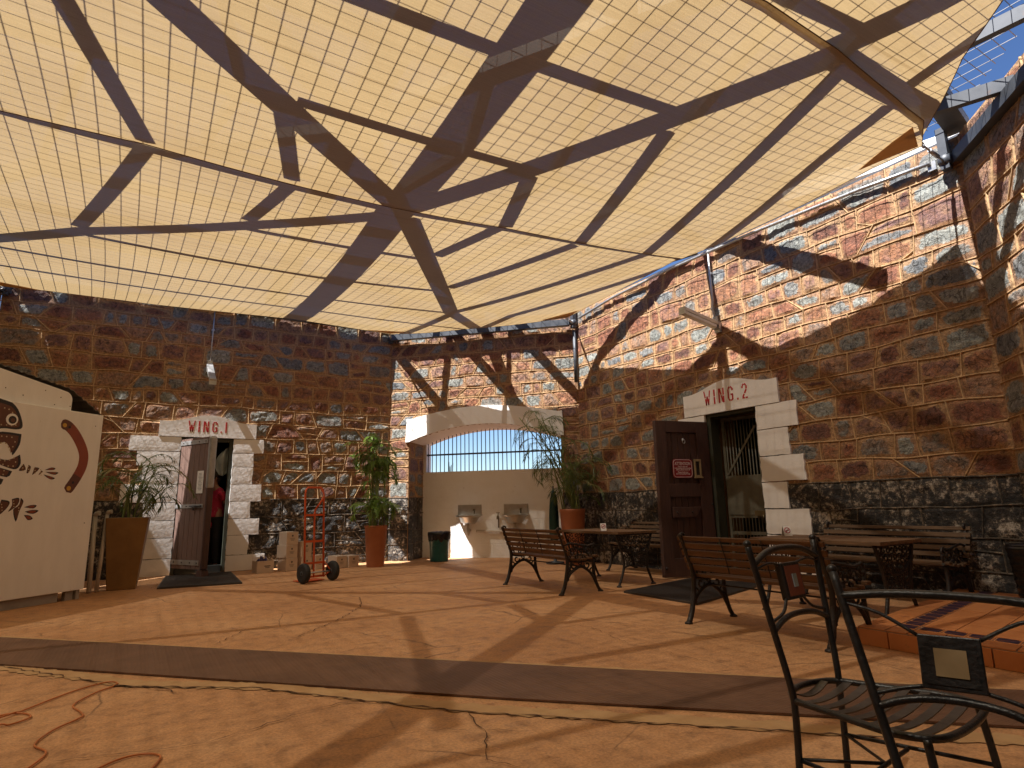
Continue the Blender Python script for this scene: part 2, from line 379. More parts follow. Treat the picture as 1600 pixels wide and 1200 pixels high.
M_BROWNPOT = pm('brown_glazed_planter', (.27, .15, .052), (.19, .10, .034), scale=4, rough=.42, bump=.1)
M_SOIL = pm('potting_soil', (.045, .028, .018), rough=.95, bump=.6)
M_LEAF1 = leaf_material('palm_leaf_bright', (.22, .34, .06), (.10, .19, .03))
M_LEAF2 = leaf_material('palm_leaf_dark', (.14, .19, .045), (.07, .11, .025))
M_LEAF3 = leaf_material('palm_leaf_dry', (.25, .19, .06), (.12, .12, .03))
M_CANE = pm('palm_cane', (.22, .27, .08), (.13, .17, .05), scale=12, rough=.5)
M_ORANGE = pm('orange_enamel', (.66, .11, .028), (.52, .08, .02), scale=10, rough=.4)
M_TYRE = pm('black_tyre', (.018, .017, .016), rough=.75, bump=.2)
M_CARD = pm('white_carton', (.62, .50, .40), (.54, .42, .33), scale=4, rough=.75)
M_PRINT = pm('grey_print', (.10, .09, .09), rough=.7)
M_BLUEP = pm('blue_paper', (.16, .15, .36), (.10, .10, .24), scale=12, rough=.6)
M_TEAL = gloss('teal_plastic', (.02, .14, .15), .35)
M_BLACKP = gloss('black_plastic_liner', (.012, .012, .016), .25)
M_SINK = gloss('stainless_sink', (.55, .53, .49), .32, metal=.85)
M_BRASS = gloss('old_brass', (.20, .15, .08), .45, metal=.8)
M_PIPE = pm('painted_pipe', (.60, .54, .46), (.5, .44, .37), rough=.5)
M_SIGN = pm('red_sign', (.26, .015, .025), (.21, .012, .02), scale=5, rough=.4)
M_WTEXT = pm('white_lettering', (.72, .58, .56), rough=.5)
M_PAPER = pm('white_paper', (.78, .76, .74), (.72, .70, .68), scale=6, rough=.7)
M_BLACK = pm('black_enamel', (.016, .015, .016), (.010, .010, .011), scale=14, rough=.38, bump=.15, bscale=80)
M_STRAP = pm('black_seat_straps', (.045, .037, .032), (.028, .024, .021), scale=12, rough=.42)
M_TILE = pm('terracotta_tile', (.62, .25, .085), (.50, .18, .06), scale=5, rough=.5, c3=(.33, .11, .05), c3s=5, c3t=.64)
M_GROUT = pm('tile_grout', (.30, .20, .13), (.22, .14, .09), scale=14, rough=.85)
M_BLUET = pm('dark_blue_tile', (.05, .028, .06), (.035, .02, .045), scale=8, rough=.35)
M_BEIGET = pm('beige_tile', (.33, .24, .13), (.25, .18, .09), scale=10, rough=.45)
M_REDT = pm('red_tile', (.25, .075, .04), (.18, .05, .03), scale=10, rough=.5)
M_GLAZE = gloss('grey_glazed_mark', (.32, .38, .40), .25)
M_CORD = pm('orange_cord', (.60, .20, .06), rough=.45)
M_LAMP = gloss('lamp_diffuser', (.72, .72, .70), .3)
M_SKIN = pm('skin', (.38, .20, .14), (.32, .16, .11), rough=.5)
M_HAIR = pm('dark_hair', (.018, .012, .01), rough=.45)
M_SHIRT = pm('crimson_shirt', (.50, .02, .08), (.36, .012, .05), scale=14, rough=.7, c3=(.55, .25, .28), c3s=34, c3t=.66)
M_TROUS = pm('dark_trousers', (.014, .014, .018), rough=.8)
M_BOTTLE = gloss('clear_bottle', (.8, .85, .88), .08, trans=.85)
M_FILM = gloss('plastic_film', (.62, .74, .78), .18, trans=.35)
M_UMB = pm('dark_green_canvas', (.01, .06, .05), (.006, .04, .034), scale=10, rough=.6)
M_ROOFW = pm('white_roof', (.78, .78, .77), (.70, .70, .70), scale=2, rough=.4)
M_RENDER = pm('pale_render', (.55, .5, .44), rough=.8)
M_CRACK = pm('crack_dark', (.10, .05, .026), rough=.95)
M_PATCH = pm('pale_cement_strip', (.52, .33, .16), (.42, .24, .105), scale=5, rough=.75, bump=.3)
M_DUST = pm('outdoor_ground', (.30, .16, .08), (.24, .12, .06), scale=.4, rough=.9)
# ------------------------------------------------------------------ ground
g = MB(); g.add([(-150, -150, -.006), (150, -150, -.006), (150, 150, -.006), (-150, 150, -.006)], [(0, 1, 2, 3)])
struct(g.build('ground', M_DUST), 'reddish dirt ground outside the gaol walls')
OCT = [(-2.05, 11.72), (4.28, 11.72), (7.0, 9.0), (7.0, 2.4), (4.28, -.32), (-2.05, -.32), (-4.8, 2.4), (-4.8, 8.97)]
g = MB()
g.add([(x * 1.0 + .5 * ((x > 1) - (x < 1)), y + .7 * ((y > 5.7) - (y < 5.7)), 0) for x, y in OCT], [tuple(reversed(range(8)))])
struct(g.build('courtyard_floor', M_FLOOR), 'worn orange brown cement courtyard floor with cracks')

# ------------------------------------------------------------------ rubble stone walls
WT = .6      # wall thickness
WH = 4.70
def make_rows(seed, H=WH):
    q = random.Random(seed); rows = [0, .31, .6, .9, 1.2]
    z = 1.2
    while z < H - .42:
        z += q.uniform(.20, .32); rows.append(z)
    rows.append(H); return rows
def stone_field(ms, mj, U0, U1, rows, excl, fr, seed, wide=(.2, .56), res=.042, black=1.2, split=.27, rel=1.0, dg=.45):
    q = random.Random(seed)
    ph = [q.uniform(0, 6.28) for _ in range(6)]
    def bj(r, u):           # waviness of the course line
        if r == 0 or r == len(rows) - 1: return 0
        a = .006 if abs(rows[r] - black) < .01 else .016
        k = r * 1.7
        return a * (math.sin(u * 2.1 + ph[0] + k) + .7 * math.sin(u * 4.7 + ph[1] + k * 2.3) + .35 * math.sin(u * 9 + ph[2] + k * 3.1)) * .8
    def ribbon(pts, isb):
        n = len(pts); o = len(mj.v); wd = .0054
        for i, (u, v) in enumerate(pts):
            a = pts[max(i - 1, 0)]; b = pts[min(i + 1, n - 1)]
            dx, dy = b[0] - a[0], b[1] - a[1]; L = math.hypot(dx, dy) or 1
            nx, ny = -dy / L, dx / L
            jw = wd * (1 + .3 * noise.noise((u * 9, v * 9, seed)))
            h = .019 + .004 * noise.noise((u * 5, v * 5, seed + 9))
            for (k, w) in ((-1.7, .004), (-.75, h), (.75, h), (1.7, .004)):
                mj.v.append(fr(u + nx * jw * k, v + ny * jw * k, w)); mj.c.append((0, 0, isb, 1))
        for i in range(n - 1):
            for k in range(3):
                a = o + i * 4 + k
                mj.f.append((a, a + 4, a + 5, a + 1)); mj.sm.append(False)
    def stone(c00, c10, c01, c11, rb, rt, isb, fb=None, ft=None):
        # corners u at bottom-left/right, top-left/right ; fb/ft give v along the bottom/top
        bl, br, tl, tr = c00, c10, c01, c11
        w = max(br - bl, tr - tl); vb = fb((bl + br) / 2); vt = ft((tl + tr) / 2); h = vt - vb
        if w < .03 or h < .03: return
        nx = max(4, min(24, int(w / res))); ny = max(4, min(14, int(h / res)))
        tone = q.random(); lift = q.uniform(-.003, .010) * rel; tx = q.uniform(-.024, .024) * rel; ty = q.uniform(-.024, .024) * rel
        sd = q.uniform(0, 100); bul = q.uniform(.005, .016) * rel
        o = len(ms.v)
        for j in range(ny + 1):
            t = j / ny
            for i in range(nx + 1):
                s = i / nx
                ub = bl + (br - bl) * s; ut = tl + (tr - tl) * s
                u = ub + (ut - ub) * t; v = fb(ub) * (1 - t) + ft(ut) * t
                e = min(s * w, (1 - s) * w, t * h, (1 - t) * h)
                # round the visible stone's outline
                ex = min(s, 1 - s) * w; ey = min(t, 1 - t) * h
                e2 = math.sqrt(max(0, ex * ey)) if min(ex, ey) < .09 else e
                e = .5 * e + .5 * min(e2, e + .05)
                k = min(1, e / .075); k = k * k * (3 - 2 * k)
                p = Vector((u * 1.0, v * 1.0, sd))
                d = noise.voronoi(p * 7.0)[0]
                nn = noise.noise(p * 12.0) * .007 + noise.noise(p * 30.0) * .003
                wv = .004 + k * (lift + bul * (1.1 - min(1, d[0] * 2.2)) + tx * (s - .5) + ty * (t - .5) + nn + .008)
                ms.v.append(fr(u, v, max(.001, wv)))
                ms.c.append((tone, min(1, e / .13), isb, 1))
        W = nx + 1
        for j in range(ny):
            for i in range(nx):
                a = o + j * W + i
                ms.f.append((a, a + 1, a + W + 1, a + W)); ms.sm.append(False)
    for r in range(len(rows) - 1):
        z0, z1 = rows[r], rows[r + 1]; isb = 1.0 if z1 <= black + .01 else 0.0
        segs = [(U0, U1)]
        for e in excl(z0, z1):
            ns = []
            for a, b in segs:
                if e[1] <= a or e[0] >= b: ns.append((a, b)); continue
                if e[0] > a: ns.append((a, e[0]))
                if e[1] < b: ns.append((e[1], b))
            segs = ns
        fb = lambda u, r=r: rows[r] + bj(r, u)
        ft = lambda u, r=r: rows[r + 1] + bj(r + 1, u)
        for a, b in segs:
            if b - a < .05: continue
            cuts = [a]
            while b - cuts[-1] > wide[1]:
                cuts.append(cuts[-1] + q.uniform(*wide) * (.8 if z1 - z0 < .26 else 1))
            if b - cuts[-1] < .1 and len(cuts) > 1: cuts.pop()
            cuts.append(b)
            sl = [0.0] + [(q.uniform(-.13, .13) if q.random() < dg else q.uniform(-.015, .015)) for _ in cuts[1:-1]] + [0.0]
            if len(rows) - 2 > r >= 0:
                n = max(2, int((b - a) / .05)); pts = [(a + (b - a) * i / n, ft(a + (b - a) * i / n)) for i in range(n + 1)]
                ribbon(pts, isb)
            for i in range(len(cuts) - 1):
                l, rr = cuts[i], cuts[i + 1]
                bl, tl = l - sl[i], l + sl[i]; br, tr = rr - sl[i + 1], rr + sl[i + 1]
                if i > 0:
                    p0 = (bl, fb(bl)); p1 = (tl, ft(tl))
                    ribbon([(p0[0] + (p1[0] - p0[0]) * k / 4, p0[1] + (p1[1] - p0[1]) * k / 4) for k in range(5)], isb)
                if (rr - l) > .3 and (z1 - z0) > .24 and (z1 - z0) > .26 and q.random() < split:
                    f = q.uniform(.38, .62); sk = q.uniform(-.03, .03)
                    fm = lambda u, f=f, sk=sk, l=l, rr=rr: fb(u) * (1 - f) + ft(u) * f + sk * (u - (l + rr) / 2) / (rr - l)
                    ml = bl + (tl - bl) * f; mr = br + (tr - br) * f
                    stone(bl, br, ml, mr, r, r, isb, fb, fm)
                    stone(ml, mr, tl, tr, r, r, isb, fm, ft)
                    ribbon([(ml + (mr - ml) * k / 5, fm(ml + (mr - ml) * k / 5)) for k in range(6)], isb)
                    if q.random() < .45 and rr - l > .42:
                        um = l + (rr - l) * q.uniform(.35, .65); top = q.random() < .5
                        ga, gb = (fm, ft) if top else (fb, fm)
                        ribbon([(um, ga(um)), (um + .01, gb(um))], isb)
                else:
                    stone(bl, br, tl, tr, r, r, isb, fb, ft)
                    if q.random() < dg * .5 and rr - l > .34:
                        k1 = q.uniform(.10, .2); k2 = q.uniform(.3, .7); up = q.random() < .5; lf = q.random() < .5
                        ue = (bl + (tl - bl) * k2 if lf else br + (tr - br) * k2); ux = ((tl if up else bl) + k1) if lf else ((tr if up else br) - k1)
                        ve = fb(ue) * (1 - k2) + ft(ue) * k2; vx = ft(ux) if up else fb(ux)
                        ribbon([(ue + (ux - ue) * t / 3, ve + (vx - ve) * t / 3) for t in range(4)], isb)
def stone_wall(label, origin, rz, L, seed, openings=(), excl=lambda z0, z1: [], res=.042, rows=None, WT=WT, rel=1.0, dg=.4):
    M = Matrix.Translation((*origin, 0)) @ Matrix.Rotation(rz, 4, 'Z')
    root = thing('stone_wall', label, 'wall', M=M)
    rows = rows or make_rows(seed)
    ms, mj = MB(), MB()
    fr = lambda u, v, w: (u, -w, v)
    stone_field(ms, mj, 0, L, rows, excl, fr, seed, res=res, rel=rel, dg=dg)
    # mortar body behind the stones, with the openings left out
    bk = MB(); us = {0.0, L}
    for op in openings: us |= set(op['us'])
    us = sorted(us)
    def top(u):
        for op in openings:
            if op['u0'] < u < op['u1']: return op['top'](u)
        return None
    for a, b in zip(us[:-1], us[1:]):
        t0 = top((a + b) / 2)
        if t0 is None: za = zb = 0
        else:
            op = [o for o in openings if o['u0'] < (a + b) / 2 < o['u1']][0]
            za, zb = op['top'](a), op['top'](b)
        bk.add([(a, 0, za), (b, 0, zb), (b, 0, WH), (a, 0, WH), (a, WT, za), (b, WT, zb), (b, WT, WH), (a, WT, WH)],
               [(0, 1, 2, 3), (5, 4, 7, 6), (3, 2, 6, 7), (1, 0, 4, 5)])
    ends = [0.0, L]
    for op in openings: ends += [op['u0'], op['u1']]
    for u in ends:
        h = WH if u in (0.0, L) else [o for o in openings if u in (o['u0'], o['u1'])][0]['top'](u)
        bk.add([(u, 0, 0), (u, WT, 0), (u, WT, h), (u, 0, h)], [(0, 1, 2, 3)])
    return root, ms, mj, bk
def finish_wall(root, ms, mj, bk):
    ms.build('stonework', M_STONE, root, attr=True)
    mj.build('pointing', M_JOINT, root, attr=True)
    bk.build('mortar_body', M_MORTAR, root)

def quoin(root, u0, u1, z0, z1, q, d=.040):
    m = MB(); j = lambda: q.uniform(-.008, .008)
    n = 7; k = max(3, int((z1 - z0) / .06)); o = 0
    vs = []; fs = []
    for jz in range(k + 1):
        for i in range(n + 1):
            u = u0 + (u1 - u0) * i / n; z = z0 + .004 + (z1 - z0 - .008) * jz / k
            e = 0 if 0 < i < n and 0 < jz < k else .0015
            vs.append((u + (j() if i in (0, n) else 0), -d + e + noise.noise((u * 5, z * 5, u0)) * .0016, z + (j() * .5 if jz in (0, k) else 0)))
    W = n + 1
    for jz in range(k):
        for i in range(n): fs.append((jz * W + i, jz * W + i + 1, (jz + 1) * W + i + 1, (jz + 1) * W + i))
    b = len(vs); per = [i for i in range(W)] + [jz * W + n for jz in range(1, k + 1)] + [k * W + i for i in range(n - 1, -1, -1)] + [jz * W for jz in range(k - 1, 0, -1)]
    for p in per: vs.append((vs[p][0], .001, vs[p][2]))
    for i in range(len(per)):
        fs.append((per[i], b + i, b + (i + 1) % len(per), per[(i + 1) % len(per)]))
    m.add(vs, fs, smooth=False)
    return m.build('quoin', M_WHITE, root)
def lintel(root, u0, u1, z0, zs_, zc, flatl, d=.046):
    # slightly arched lintel: flat shoulders then a shallow arch in the middle
    n = 28; m = MB(); vs = []; fs = []
    for i in range(n + 1):
        u = u0 + (u1 - u0) * i / n
        a = max(0, 1 - abs((u - (u0 + u1) / 2) / ((u1 - u0) / 2 - flatl)))
        zt = zs_ + (zc - zs_) * (3 * a * a - 2 * a ** 3)
        vs += [(u, -d, z0), (u, -d, zt), (u, .001, zt), (u, .001, z0)]
    for i in range(n):
        a = i * 4
        fs += [(a, a + 4, a + 5, a + 1), (a + 1, a + 5, a + 6, a + 2), (a + 3, a + 7, a + 4, a)]
    fs += [(0, 1, 2, 3), (n * 4 + 3, n * 4 + 2, n * 4 + 1, n * 4)]
    m.add(vs, fs); return m.build('lintel', M_WHITE, root)
# stencil capitals on a unit-high cell: list of strokes (x0,y0,x1,y1,width)
GLY = {
 'W': (.52, [(.02, 1, .10, .52, .1), (.11, .46, .17, 0, .1), (.17, 0, .25, .62, .09), (.27, .62, .35, 0, .09), (.35, 0, .41, .46, .1), (.42, .52, .5, 1, .1)]),
 'I': (.14, [(.07, 0, .07, .48, .13), (.07, .53, .07, 1, .13)]),
 'N': (.46, [(.06, 0, .06, 1, .12), (.12, .98, .23, .55, .11), (.24, .5, .34, .04, .11), (.40, 0, .40, .46, .12), (.40, .52, .40, 1, .12)]),
 'G': (.44, [(.06, .18, .06, .82, .12), (.08, .84, .19, .97, .11), (.25, .97, .36, .86, .11), (.38, .86, .38, .70, .12), (.08, .16, .19, .03, .11), (.25, .03, .36, .12, .11), (.38, .08, .38, .44, .12), (.24, .44, .42, .44, .11)]),
 '.': (.12, [(.06, 0, .06, .13, .12)]),
 '1': (.14, [(.07, 0, .07, 1, .13)]),
 '2': (.42, [(.05, .70, .07, .84, .12), (.08, .86, .18, .97, .11), (.23, .97, .34, .86, .11), (.36, .84, .35, .62, .12), (.34, .58, .20, .34, .12), (.17, .30, .06, .1, .12), (.02, .05, .20, .05, .1), (.25, .05, .41, .05, .1)]),
}
def stencil(root, txt, u, z, h, d, gap=.17, name='lettering', slope=lambda u: 0, kx=.85):
    m = MB()
    for ch in txt:
        if ch == ' ': u += .2 * h; continue
        w, st = GLY[ch]
        for (x0, y0, x1, y1, wd) in st:
            a = Vector((u + x0 * h * kx, z + y0 * h + slope(u))); b = Vector((u + x1 * h * kx, z + y1 * h + slope(u)))
            t = (b - a).normalized(); nn = Vector((-t.y, t.x)) * wd * h * .5
            c = [a + nn, b + nn, b - nn, a - nn]
            m.add([(p.x, -d - .002, p.y) for p in c] + [(p.x, -d + .01, p.y) for p in c], [(3, 2, 1, 0), (0, 1, 5, 4), (1, 2, 6, 5), (2, 3, 7, 6), (3, 0, 4, 7)])
        u += w * h * kx + gap * h
    return m.build(name, M_RED, root)

# ---- wing 1 wall
D1 = (2.62, 3.44, 2.27)
def door_open(d): return dict(u0=d[0], u1=d[1], us=[d[0], d[1]], top=lambda u: d[2])
W1, ms, mj, bk = stone_wall('long brown rubble stone wall with the WING.1 doorway in a whitewashed stone surround', (-2.05, 11.72), 0, 6.33, 11,
    [door_open(D1)], lambda z0, z1: [(D1[0] - .02, D1[1] + .02)] if z0 < D1[2] else [], rel=.8)
finish_wall(W1, ms, mj, bk)
q = random.Random(3)
lt = lintel(W1, 2.28, 3.80, 2.27, 2.53, 2.66, .12)
stencil(lt, 'WING.1', 2.71, 2.36, .19, .046, gap=.27, kx=1.0)
zq = [0, .30, .58, .90, 1.20, 1.50, 1.80, 2.12, 2.26]
zq = [0.0, .27, .60, .88, 1.17, 1.47, 1.77, 2.0, 2.27]
for i in range(8):
    lw = (.80, .66, .76, .46, .80, .52, .80, .62)[i]; rw = (.62, .34, .50, .34, .50, .34, .54, .54)[i]
    if i == 6: continue
    z0, z1 = zq[i], zq[i + 1] if i != 5 else zq[i + 1]
    if i == 7: z0 = zq[6] - .0
    z0 = {0: 0, 1: .27, 2: .60, 3: .88, 4: 1.17, 5: 1.47, 7: 1.77}[i]; z1 = {0: .27, 1: .60, 2: .88, 3: 1.17, 4: 1.47, 5: 1.77, 7: 2.265}[i]
    if i == 7:
        quoin(W1, D1[0] - .62, D1[0], 1.77, 2.01, q); quoin(W1, D1[1], D1[1] + .34, 1.77, 2.01, q)
        quoin(W1, D1[0] - .74, D1[0], 2.015, 2.265, q); quoin(W1, D1[1], D1[1] + .50, 2.015, 2.265, q)
        continue
    quoin(W1, D1[0] - lw, D1[0], z0, z1, q); quoin(W1, D1[1], D1[1] + rw, z0, z1, q)
# small dark iron vent grate in the quoins
m = MB(); m.box((2.02, -.045, .44), (.16, .03, .30))
gt = m.build('vent_grate', M_PAINTK, W1)
m = MB()
for i in range(6): m.box((2.02, -.063, .32 + i * .048), (.13, .006, .018))
m.build('louvre', M_IRON, gt)
# green timber door frame and dark corridor behind
m = MB(); u0, u1, zt = D1
m.box((u0 + .03, .08, zt / 2), (.06, .14, zt)); m.box((u1 - .03, .08, zt / 2), (.06, .14, zt)); m.box(((u0 + u1) / 2, .08, zt - .035), (u1 - u0 - .12, .14, .07))
m.build('door_frame', M_FRAME, W1, bevel=.006)
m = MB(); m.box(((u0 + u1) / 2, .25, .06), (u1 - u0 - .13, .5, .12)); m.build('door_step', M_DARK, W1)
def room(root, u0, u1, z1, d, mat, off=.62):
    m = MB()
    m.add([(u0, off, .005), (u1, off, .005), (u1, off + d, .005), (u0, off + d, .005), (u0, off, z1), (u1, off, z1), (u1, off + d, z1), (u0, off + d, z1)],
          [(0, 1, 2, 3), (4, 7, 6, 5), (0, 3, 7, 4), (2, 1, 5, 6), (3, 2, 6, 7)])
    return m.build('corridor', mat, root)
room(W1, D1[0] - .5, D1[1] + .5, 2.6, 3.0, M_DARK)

# ---- alcove wall (diagonal)
AU0, AU1 = .42, 3.50
AD = .75
def arch(u, z0, zc):      # circular segment over the opening
    c = (AU0 + AU1) / 2; hw = (AU1 - AU0) / 2; rise = zc - z0
    Rr = (hw * hw + rise * rise) / (2 * rise)
    x = min(hw, abs(u - c)); return zc - Rr + math.sqrt(Rr * Rr - x * x)
innr = lambda u: arch(u, 2.29, 2.59)
def aex(z0, z1):
    ns = [AU0 + (AU1 - AU0) * i / 200 for i in range(201)]
    ok = [u for u in ns if innr(u) + .16 > z0]
    return [(ok[0] - .01, ok[-1] + .01)] if ok else []
aus = [AU0 + (AU1 - AU0) * i / 24 for i in range(25)]
WA, ms, mj, bk = stone_wall('short diagonal stone wall with a barred arched alcove and whitewashed arch', (4.28, 11.72), R(-45), 3.846, 23,
    [dict(u0=AU0, u1=AU1, us=aus, top=innr)], aex, WT=1.04)
# stone reveals of the alcove
rows = [z for z in make_rows(29) if z < 2.2] + [2.29]
stone_field(ms, mj, .0, AD, rows, lambda a, b: [], lambda u, v, w: (AU0 + w, u, v), 31)
stone_field(ms, mj, .0, AD, rows, lambda a, b: [], lambda u, v, w: (AU1 - w, AD - u, v), 37)
finish_wall(WA, ms, mj, bk)
m = MB(); n = 40; vs = []; fs = []
for i in range(n + 1):
    u = AU0 - .06 + (AU1 - AU0 + .12) * i / n
    c = (AU0 + AU1) / 2
    zi = innr(min(max(u, AU0), AU1)); a = abs(u - c) / ((AU1 - AU0) / 2)
    zo = zi + .36 + .10 * a ** 3
    zi2 = zi + (-.0 if AU0 <= u <= AU1 else 0)
    sh = (u - c) / ((AU1 - AU0) / 2)
    vs += [(u + .05 * sh * 0, -.05, zi2), (u - .02 * sh, -.05, zo), (u - .02 * sh, .001, zo), (u, 1.04, zi2 - .004)]
for i in range(n):
    a = i * 4; fs += [(a, a + 4, a + 5, a + 1), (a + 1, a + 5, a + 6, a + 2), (a + 3, a + 7, a + 4, a)]
fs += [(0, 1, 2, 3), (n * 4 + 3, n * 4 + 2, n * 4 + 1, n * 4)]
m.add(vs, fs); m.build('white_arch', M_ARCHW, WA)
m = MB(); m.box(((AU0 + AU1) / 2, AD + .14, .865), (AU1 - AU0 - .006, .28, 1.73)); m.build('painted_dwarf_wall', M_CREAM, WA)
# white side returns beside the bars
m = MB(); m.box((AU0 + .035, AD + .14, 2.03), (.07, .28, .60)); m.box((AU1 - .03, AD + .14, 2.0), (.05, .28, .52)); m.build('window_reveal', M_ARCHW, WA)
GR = thing('window_grille', 'row of thin upright iron bars filling the arched opening above the sinks', 'grille', M=WA.matrix_world @ Matrix.Translation((0, AD + .05, 1.73)))
nb = 33
for i in range(nb):
    u = AU0 + .10 + (AU1 - AU0 - .19) * i / (nb - 1)
    m = MB(); m.tube([(u, 0, -.005), (u, 0, innr(u) - 1.73 + .01)], .0095, seg=6); m.build('bar', M_STEEL, GR)
m = MB(); m.box(((AU0 + AU1) / 2, 0, .36), (AU1 - AU0 - .1, .008, .035)); m.build('cross_rail', M_STEEL, GR)

# ---- wing 2 wall
D2 = (3.0, 3.87, 2.25)
W2, ms, mj, bk = stone_wall('tall sunlit topped stone wall with the WING.2 doorway and black painted base', (7.0, 9.0), R(-90), 6.6, 47,
    [door_open(D2)], lambda z0, z1: [(D2[0] - .02, D2[1] + .02)] if z0 < D2[2] else [], res=.036, dg=.2)
finish_wall(W2, ms, mj, bk)
lt = lintel(W2, 2.64, 4.24, 2.25, 2.57, 2.70, .10)
stencil(lt, 'WING.2', 3.04, 2.375, .21, .046, gap=.27, kx=1.05)
rq = [(0, .28, .62), (.285, .58, .34), (.585, .90, .62), (.905, 1.24, .36), (1.245, 1.57, .62), (1.575, 1.92, .45), (1.925, 2.245, .60)]
for z0, z1, w in rq:
    quoin(W2, D2[1], D2[1] + w, z0, z1, q); quoin(W2, D2[0] - w + .1, D2[0], z0, z1, q)
m = MB(); u0, u1, zt = D2
m.box((u0 + .035, .10, zt / 2), (.07, .18, zt)); m.box((u1 - .02, .16, zt / 2), (.04, .30, zt)); m.box(((u0 + u1) / 2, .10, zt - .025), (u1 - u0 - .12, .18, .05))
m.build('door_frame', M_FRAME, W2, bevel=.006)
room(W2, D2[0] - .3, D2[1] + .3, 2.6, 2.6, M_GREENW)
# ---- remaining walls of the yard (behind and beside the viewer)
for lab, o, rz, L, sd, rs in (('sunlit stone wall at the far right edge beyond the roof corner post', (7.0, 2.4), R(-135), 3.846, 59, .042),):
    r_, ms, mj, bk = stone_wall(lab, o, rz, L, sd, res=rs); finish_wall(r_, ms, mj, bk)
for lab, o, rz, L, sd in (('stone wall behind the painted kiosk at the left', (-4.8, 8.97), R(45), 3.88, 61), ('stone wall closing the near side of the yard', (4.28, -.32), R(-180), 6.33, 67),
                          ('stone wall on the west side of the yard', (-4.8, 2.4), R(90), 6.57, 71), ('diagonal stone wall behind the viewer to the left', (-2.05, -.32), R(135), 3.87, 73)):
    r_, ms, mj, bk = stone_wall(lab, o, rz, L, sd, res=.12); finish_wall(r_, ms, mj, bk)
# white roofed building outside
B = thing('outer_building', 'building with a bright white roof showing above the wall at the upper right', 'building', (12.0, 3.55, 0), R(16))
m = MB(); m.box((0, 0, 3.0), (4.4, 5, 6.0)); m.build('wall', M_RENDER, B)
m = MB(); m.add([(-2.5, -2.8, 6.1), (0, -2.8, 7.4), (2.5, -2.8, 6.1), (-2.5, 2.8, 6.1), (0, 2.8, 7.4), (2.5, 2.8, 6.1), (-2.5, -2.8, 5.9), (2.5, -2.8, 5.9), (-2.5, 2.8, 5.9), (2.5, 2.8, 5.9)],
    [(0, 1, 4, 3), (1, 2, 5, 4), (6, 7, 2, 1, 0), (9, 8, 3, 4, 5), (0, 3, 8, 6), (2, 7, 9, 5), (6, 8, 9, 7)]); m.build('roof', M_ROOFW, B)

# ------------------------------------------------------------------ floor strips and cracks
def strip(name, p, mat, z, label, cat, th=.012):
    m = MB(); m.prism(p, z, z + th); o = m.build(name, mat); return tag(o, label, cat)
strip('rubber_runner', [(-2.6, 7.75), (-3.3, 8.45), (-3.3, 9.25), (-.88, 6.83), (3.92, 1.62), (5.2, .35), (4.85, -.05), (3.4, 1.31), (1.76, 2.96), (-.71, 5.62)][2:], M_RUBBER, .004,
      'long dark red brown ribbed rubber runner crossing the whole floor', 'runner mat', .010)
def wig(pts, seed, step=.04, amp=.013):
    q = random.Random(seed); out = []
    for (a, b) in zip(pts[:-1], pts[1:]):
        a = Vector(a); b = Vector(b); L = (b - a).length; n = max(2, int(L / step)); t = (b - a) / L; nn = Vector((-t.y, t.x))
        for i in range(n): out.append(a + (b - a) * i / n + nn * q.uniform(-amp, amp))
    out.append(Vector(pts[-1])); return out
def crack(pts, w, seed):
    P = wig(pts, seed); m = MB(); vs = []; q = random.Random(seed + 1)
    for i, p in enumerate(P):
        a = P[max(i - 6, 0)]; b = P[min(i + 6, len(P) - 1)]; t = (b - a).normalized(); nn = Vector((-t.y, t.x))
        ww = .6 * w * q.uniform(.2, 1.3) * (0.15 if i in (0, len(P) - 1) else 1)
        vs += [(p.x + nn.x * ww, p.y + nn.y * ww, .0085), (p.x - nn.x * ww, p.y - nn.y * ww, .0085)]
    m.add(vs, [(2 * i, 2 * i + 1, 2 * i + 3, 2 * i + 2) for i in range(len(P) - 1)])
    struct(m.build('floor_crack', M_CRACK), 'dark crack in the cement floor')
# pale patched cement beside the runner
m = MB(); e = wig([(-1.2, 5.95), (-.72, 5.50), (.06, 4.46), (.69, 3.95), (1.01, 3.54), (1.48, 2.92), (2.3, 2.1), (3.2, 1.2)], 5, amp=.02)
n = len(e); m.add([(p.x, p.y, .0045) for p in e] + [(p.x + .09, p.y + .09, .0045) for p in e], [(i, i + 1, n + i + 1, n + i) for i in range(n - 1)])
struct(m.build('cement_patch', M_PATCH), 'pale cement strip along the rubber runner')
m = MB(); e = wig([(-1.0, 7.08), (.83, 5.05), (2.16, 3.64), (3.23, 2.47), (4.0, 1.62)], 6, amp=.015)
n = len(e); m.add([(p.x - .1, p.y - .1, .0035) for p in e] + [(p.x + .0, p.y + .0, .0035) for p in e], [(i, i + 1, n + i + 1, n + i) for i in range(n - 1)])
struct(m.build('cement_patch', M_PATCH), 'pale cement edge on the far side of the rubber runner')
crack([(-.72, 5.62), (.06, 4.46), (.69, 3.97), (1.01, 3.54), (1.48, 2.92), (2.2, 2.2), (3.0, 1.4)], .009, 1)
crack([(.30, 4.15), (.12, 4.42), (-.05, 4.55)], .012, 2)
crack([(.35, 3.2), (.75, 3.35), (1.0, 3.42), (1.2, 3.3)], .006, 3)
crack([(1.5, 2.9), (1.42, 2.6), (1.30, 2.35), (1.38, 2.1)], .005, 4)
crack([(1.2, 5.3), (1.7, 5.9), (2.1, 6.5), (2.3, 7.2)], .008, 5)
crack([(3.1, 4.9), (3.3, 4.2), (3.15, 3.6), (3.2, 2.7)], .004, 6)
crack([(-.2, 3.35), (.35, 3.2)], .004, 7)
crack([(.8, 2.9), (1.3, 2.75), (1.62, 2.5)], .003, 8)
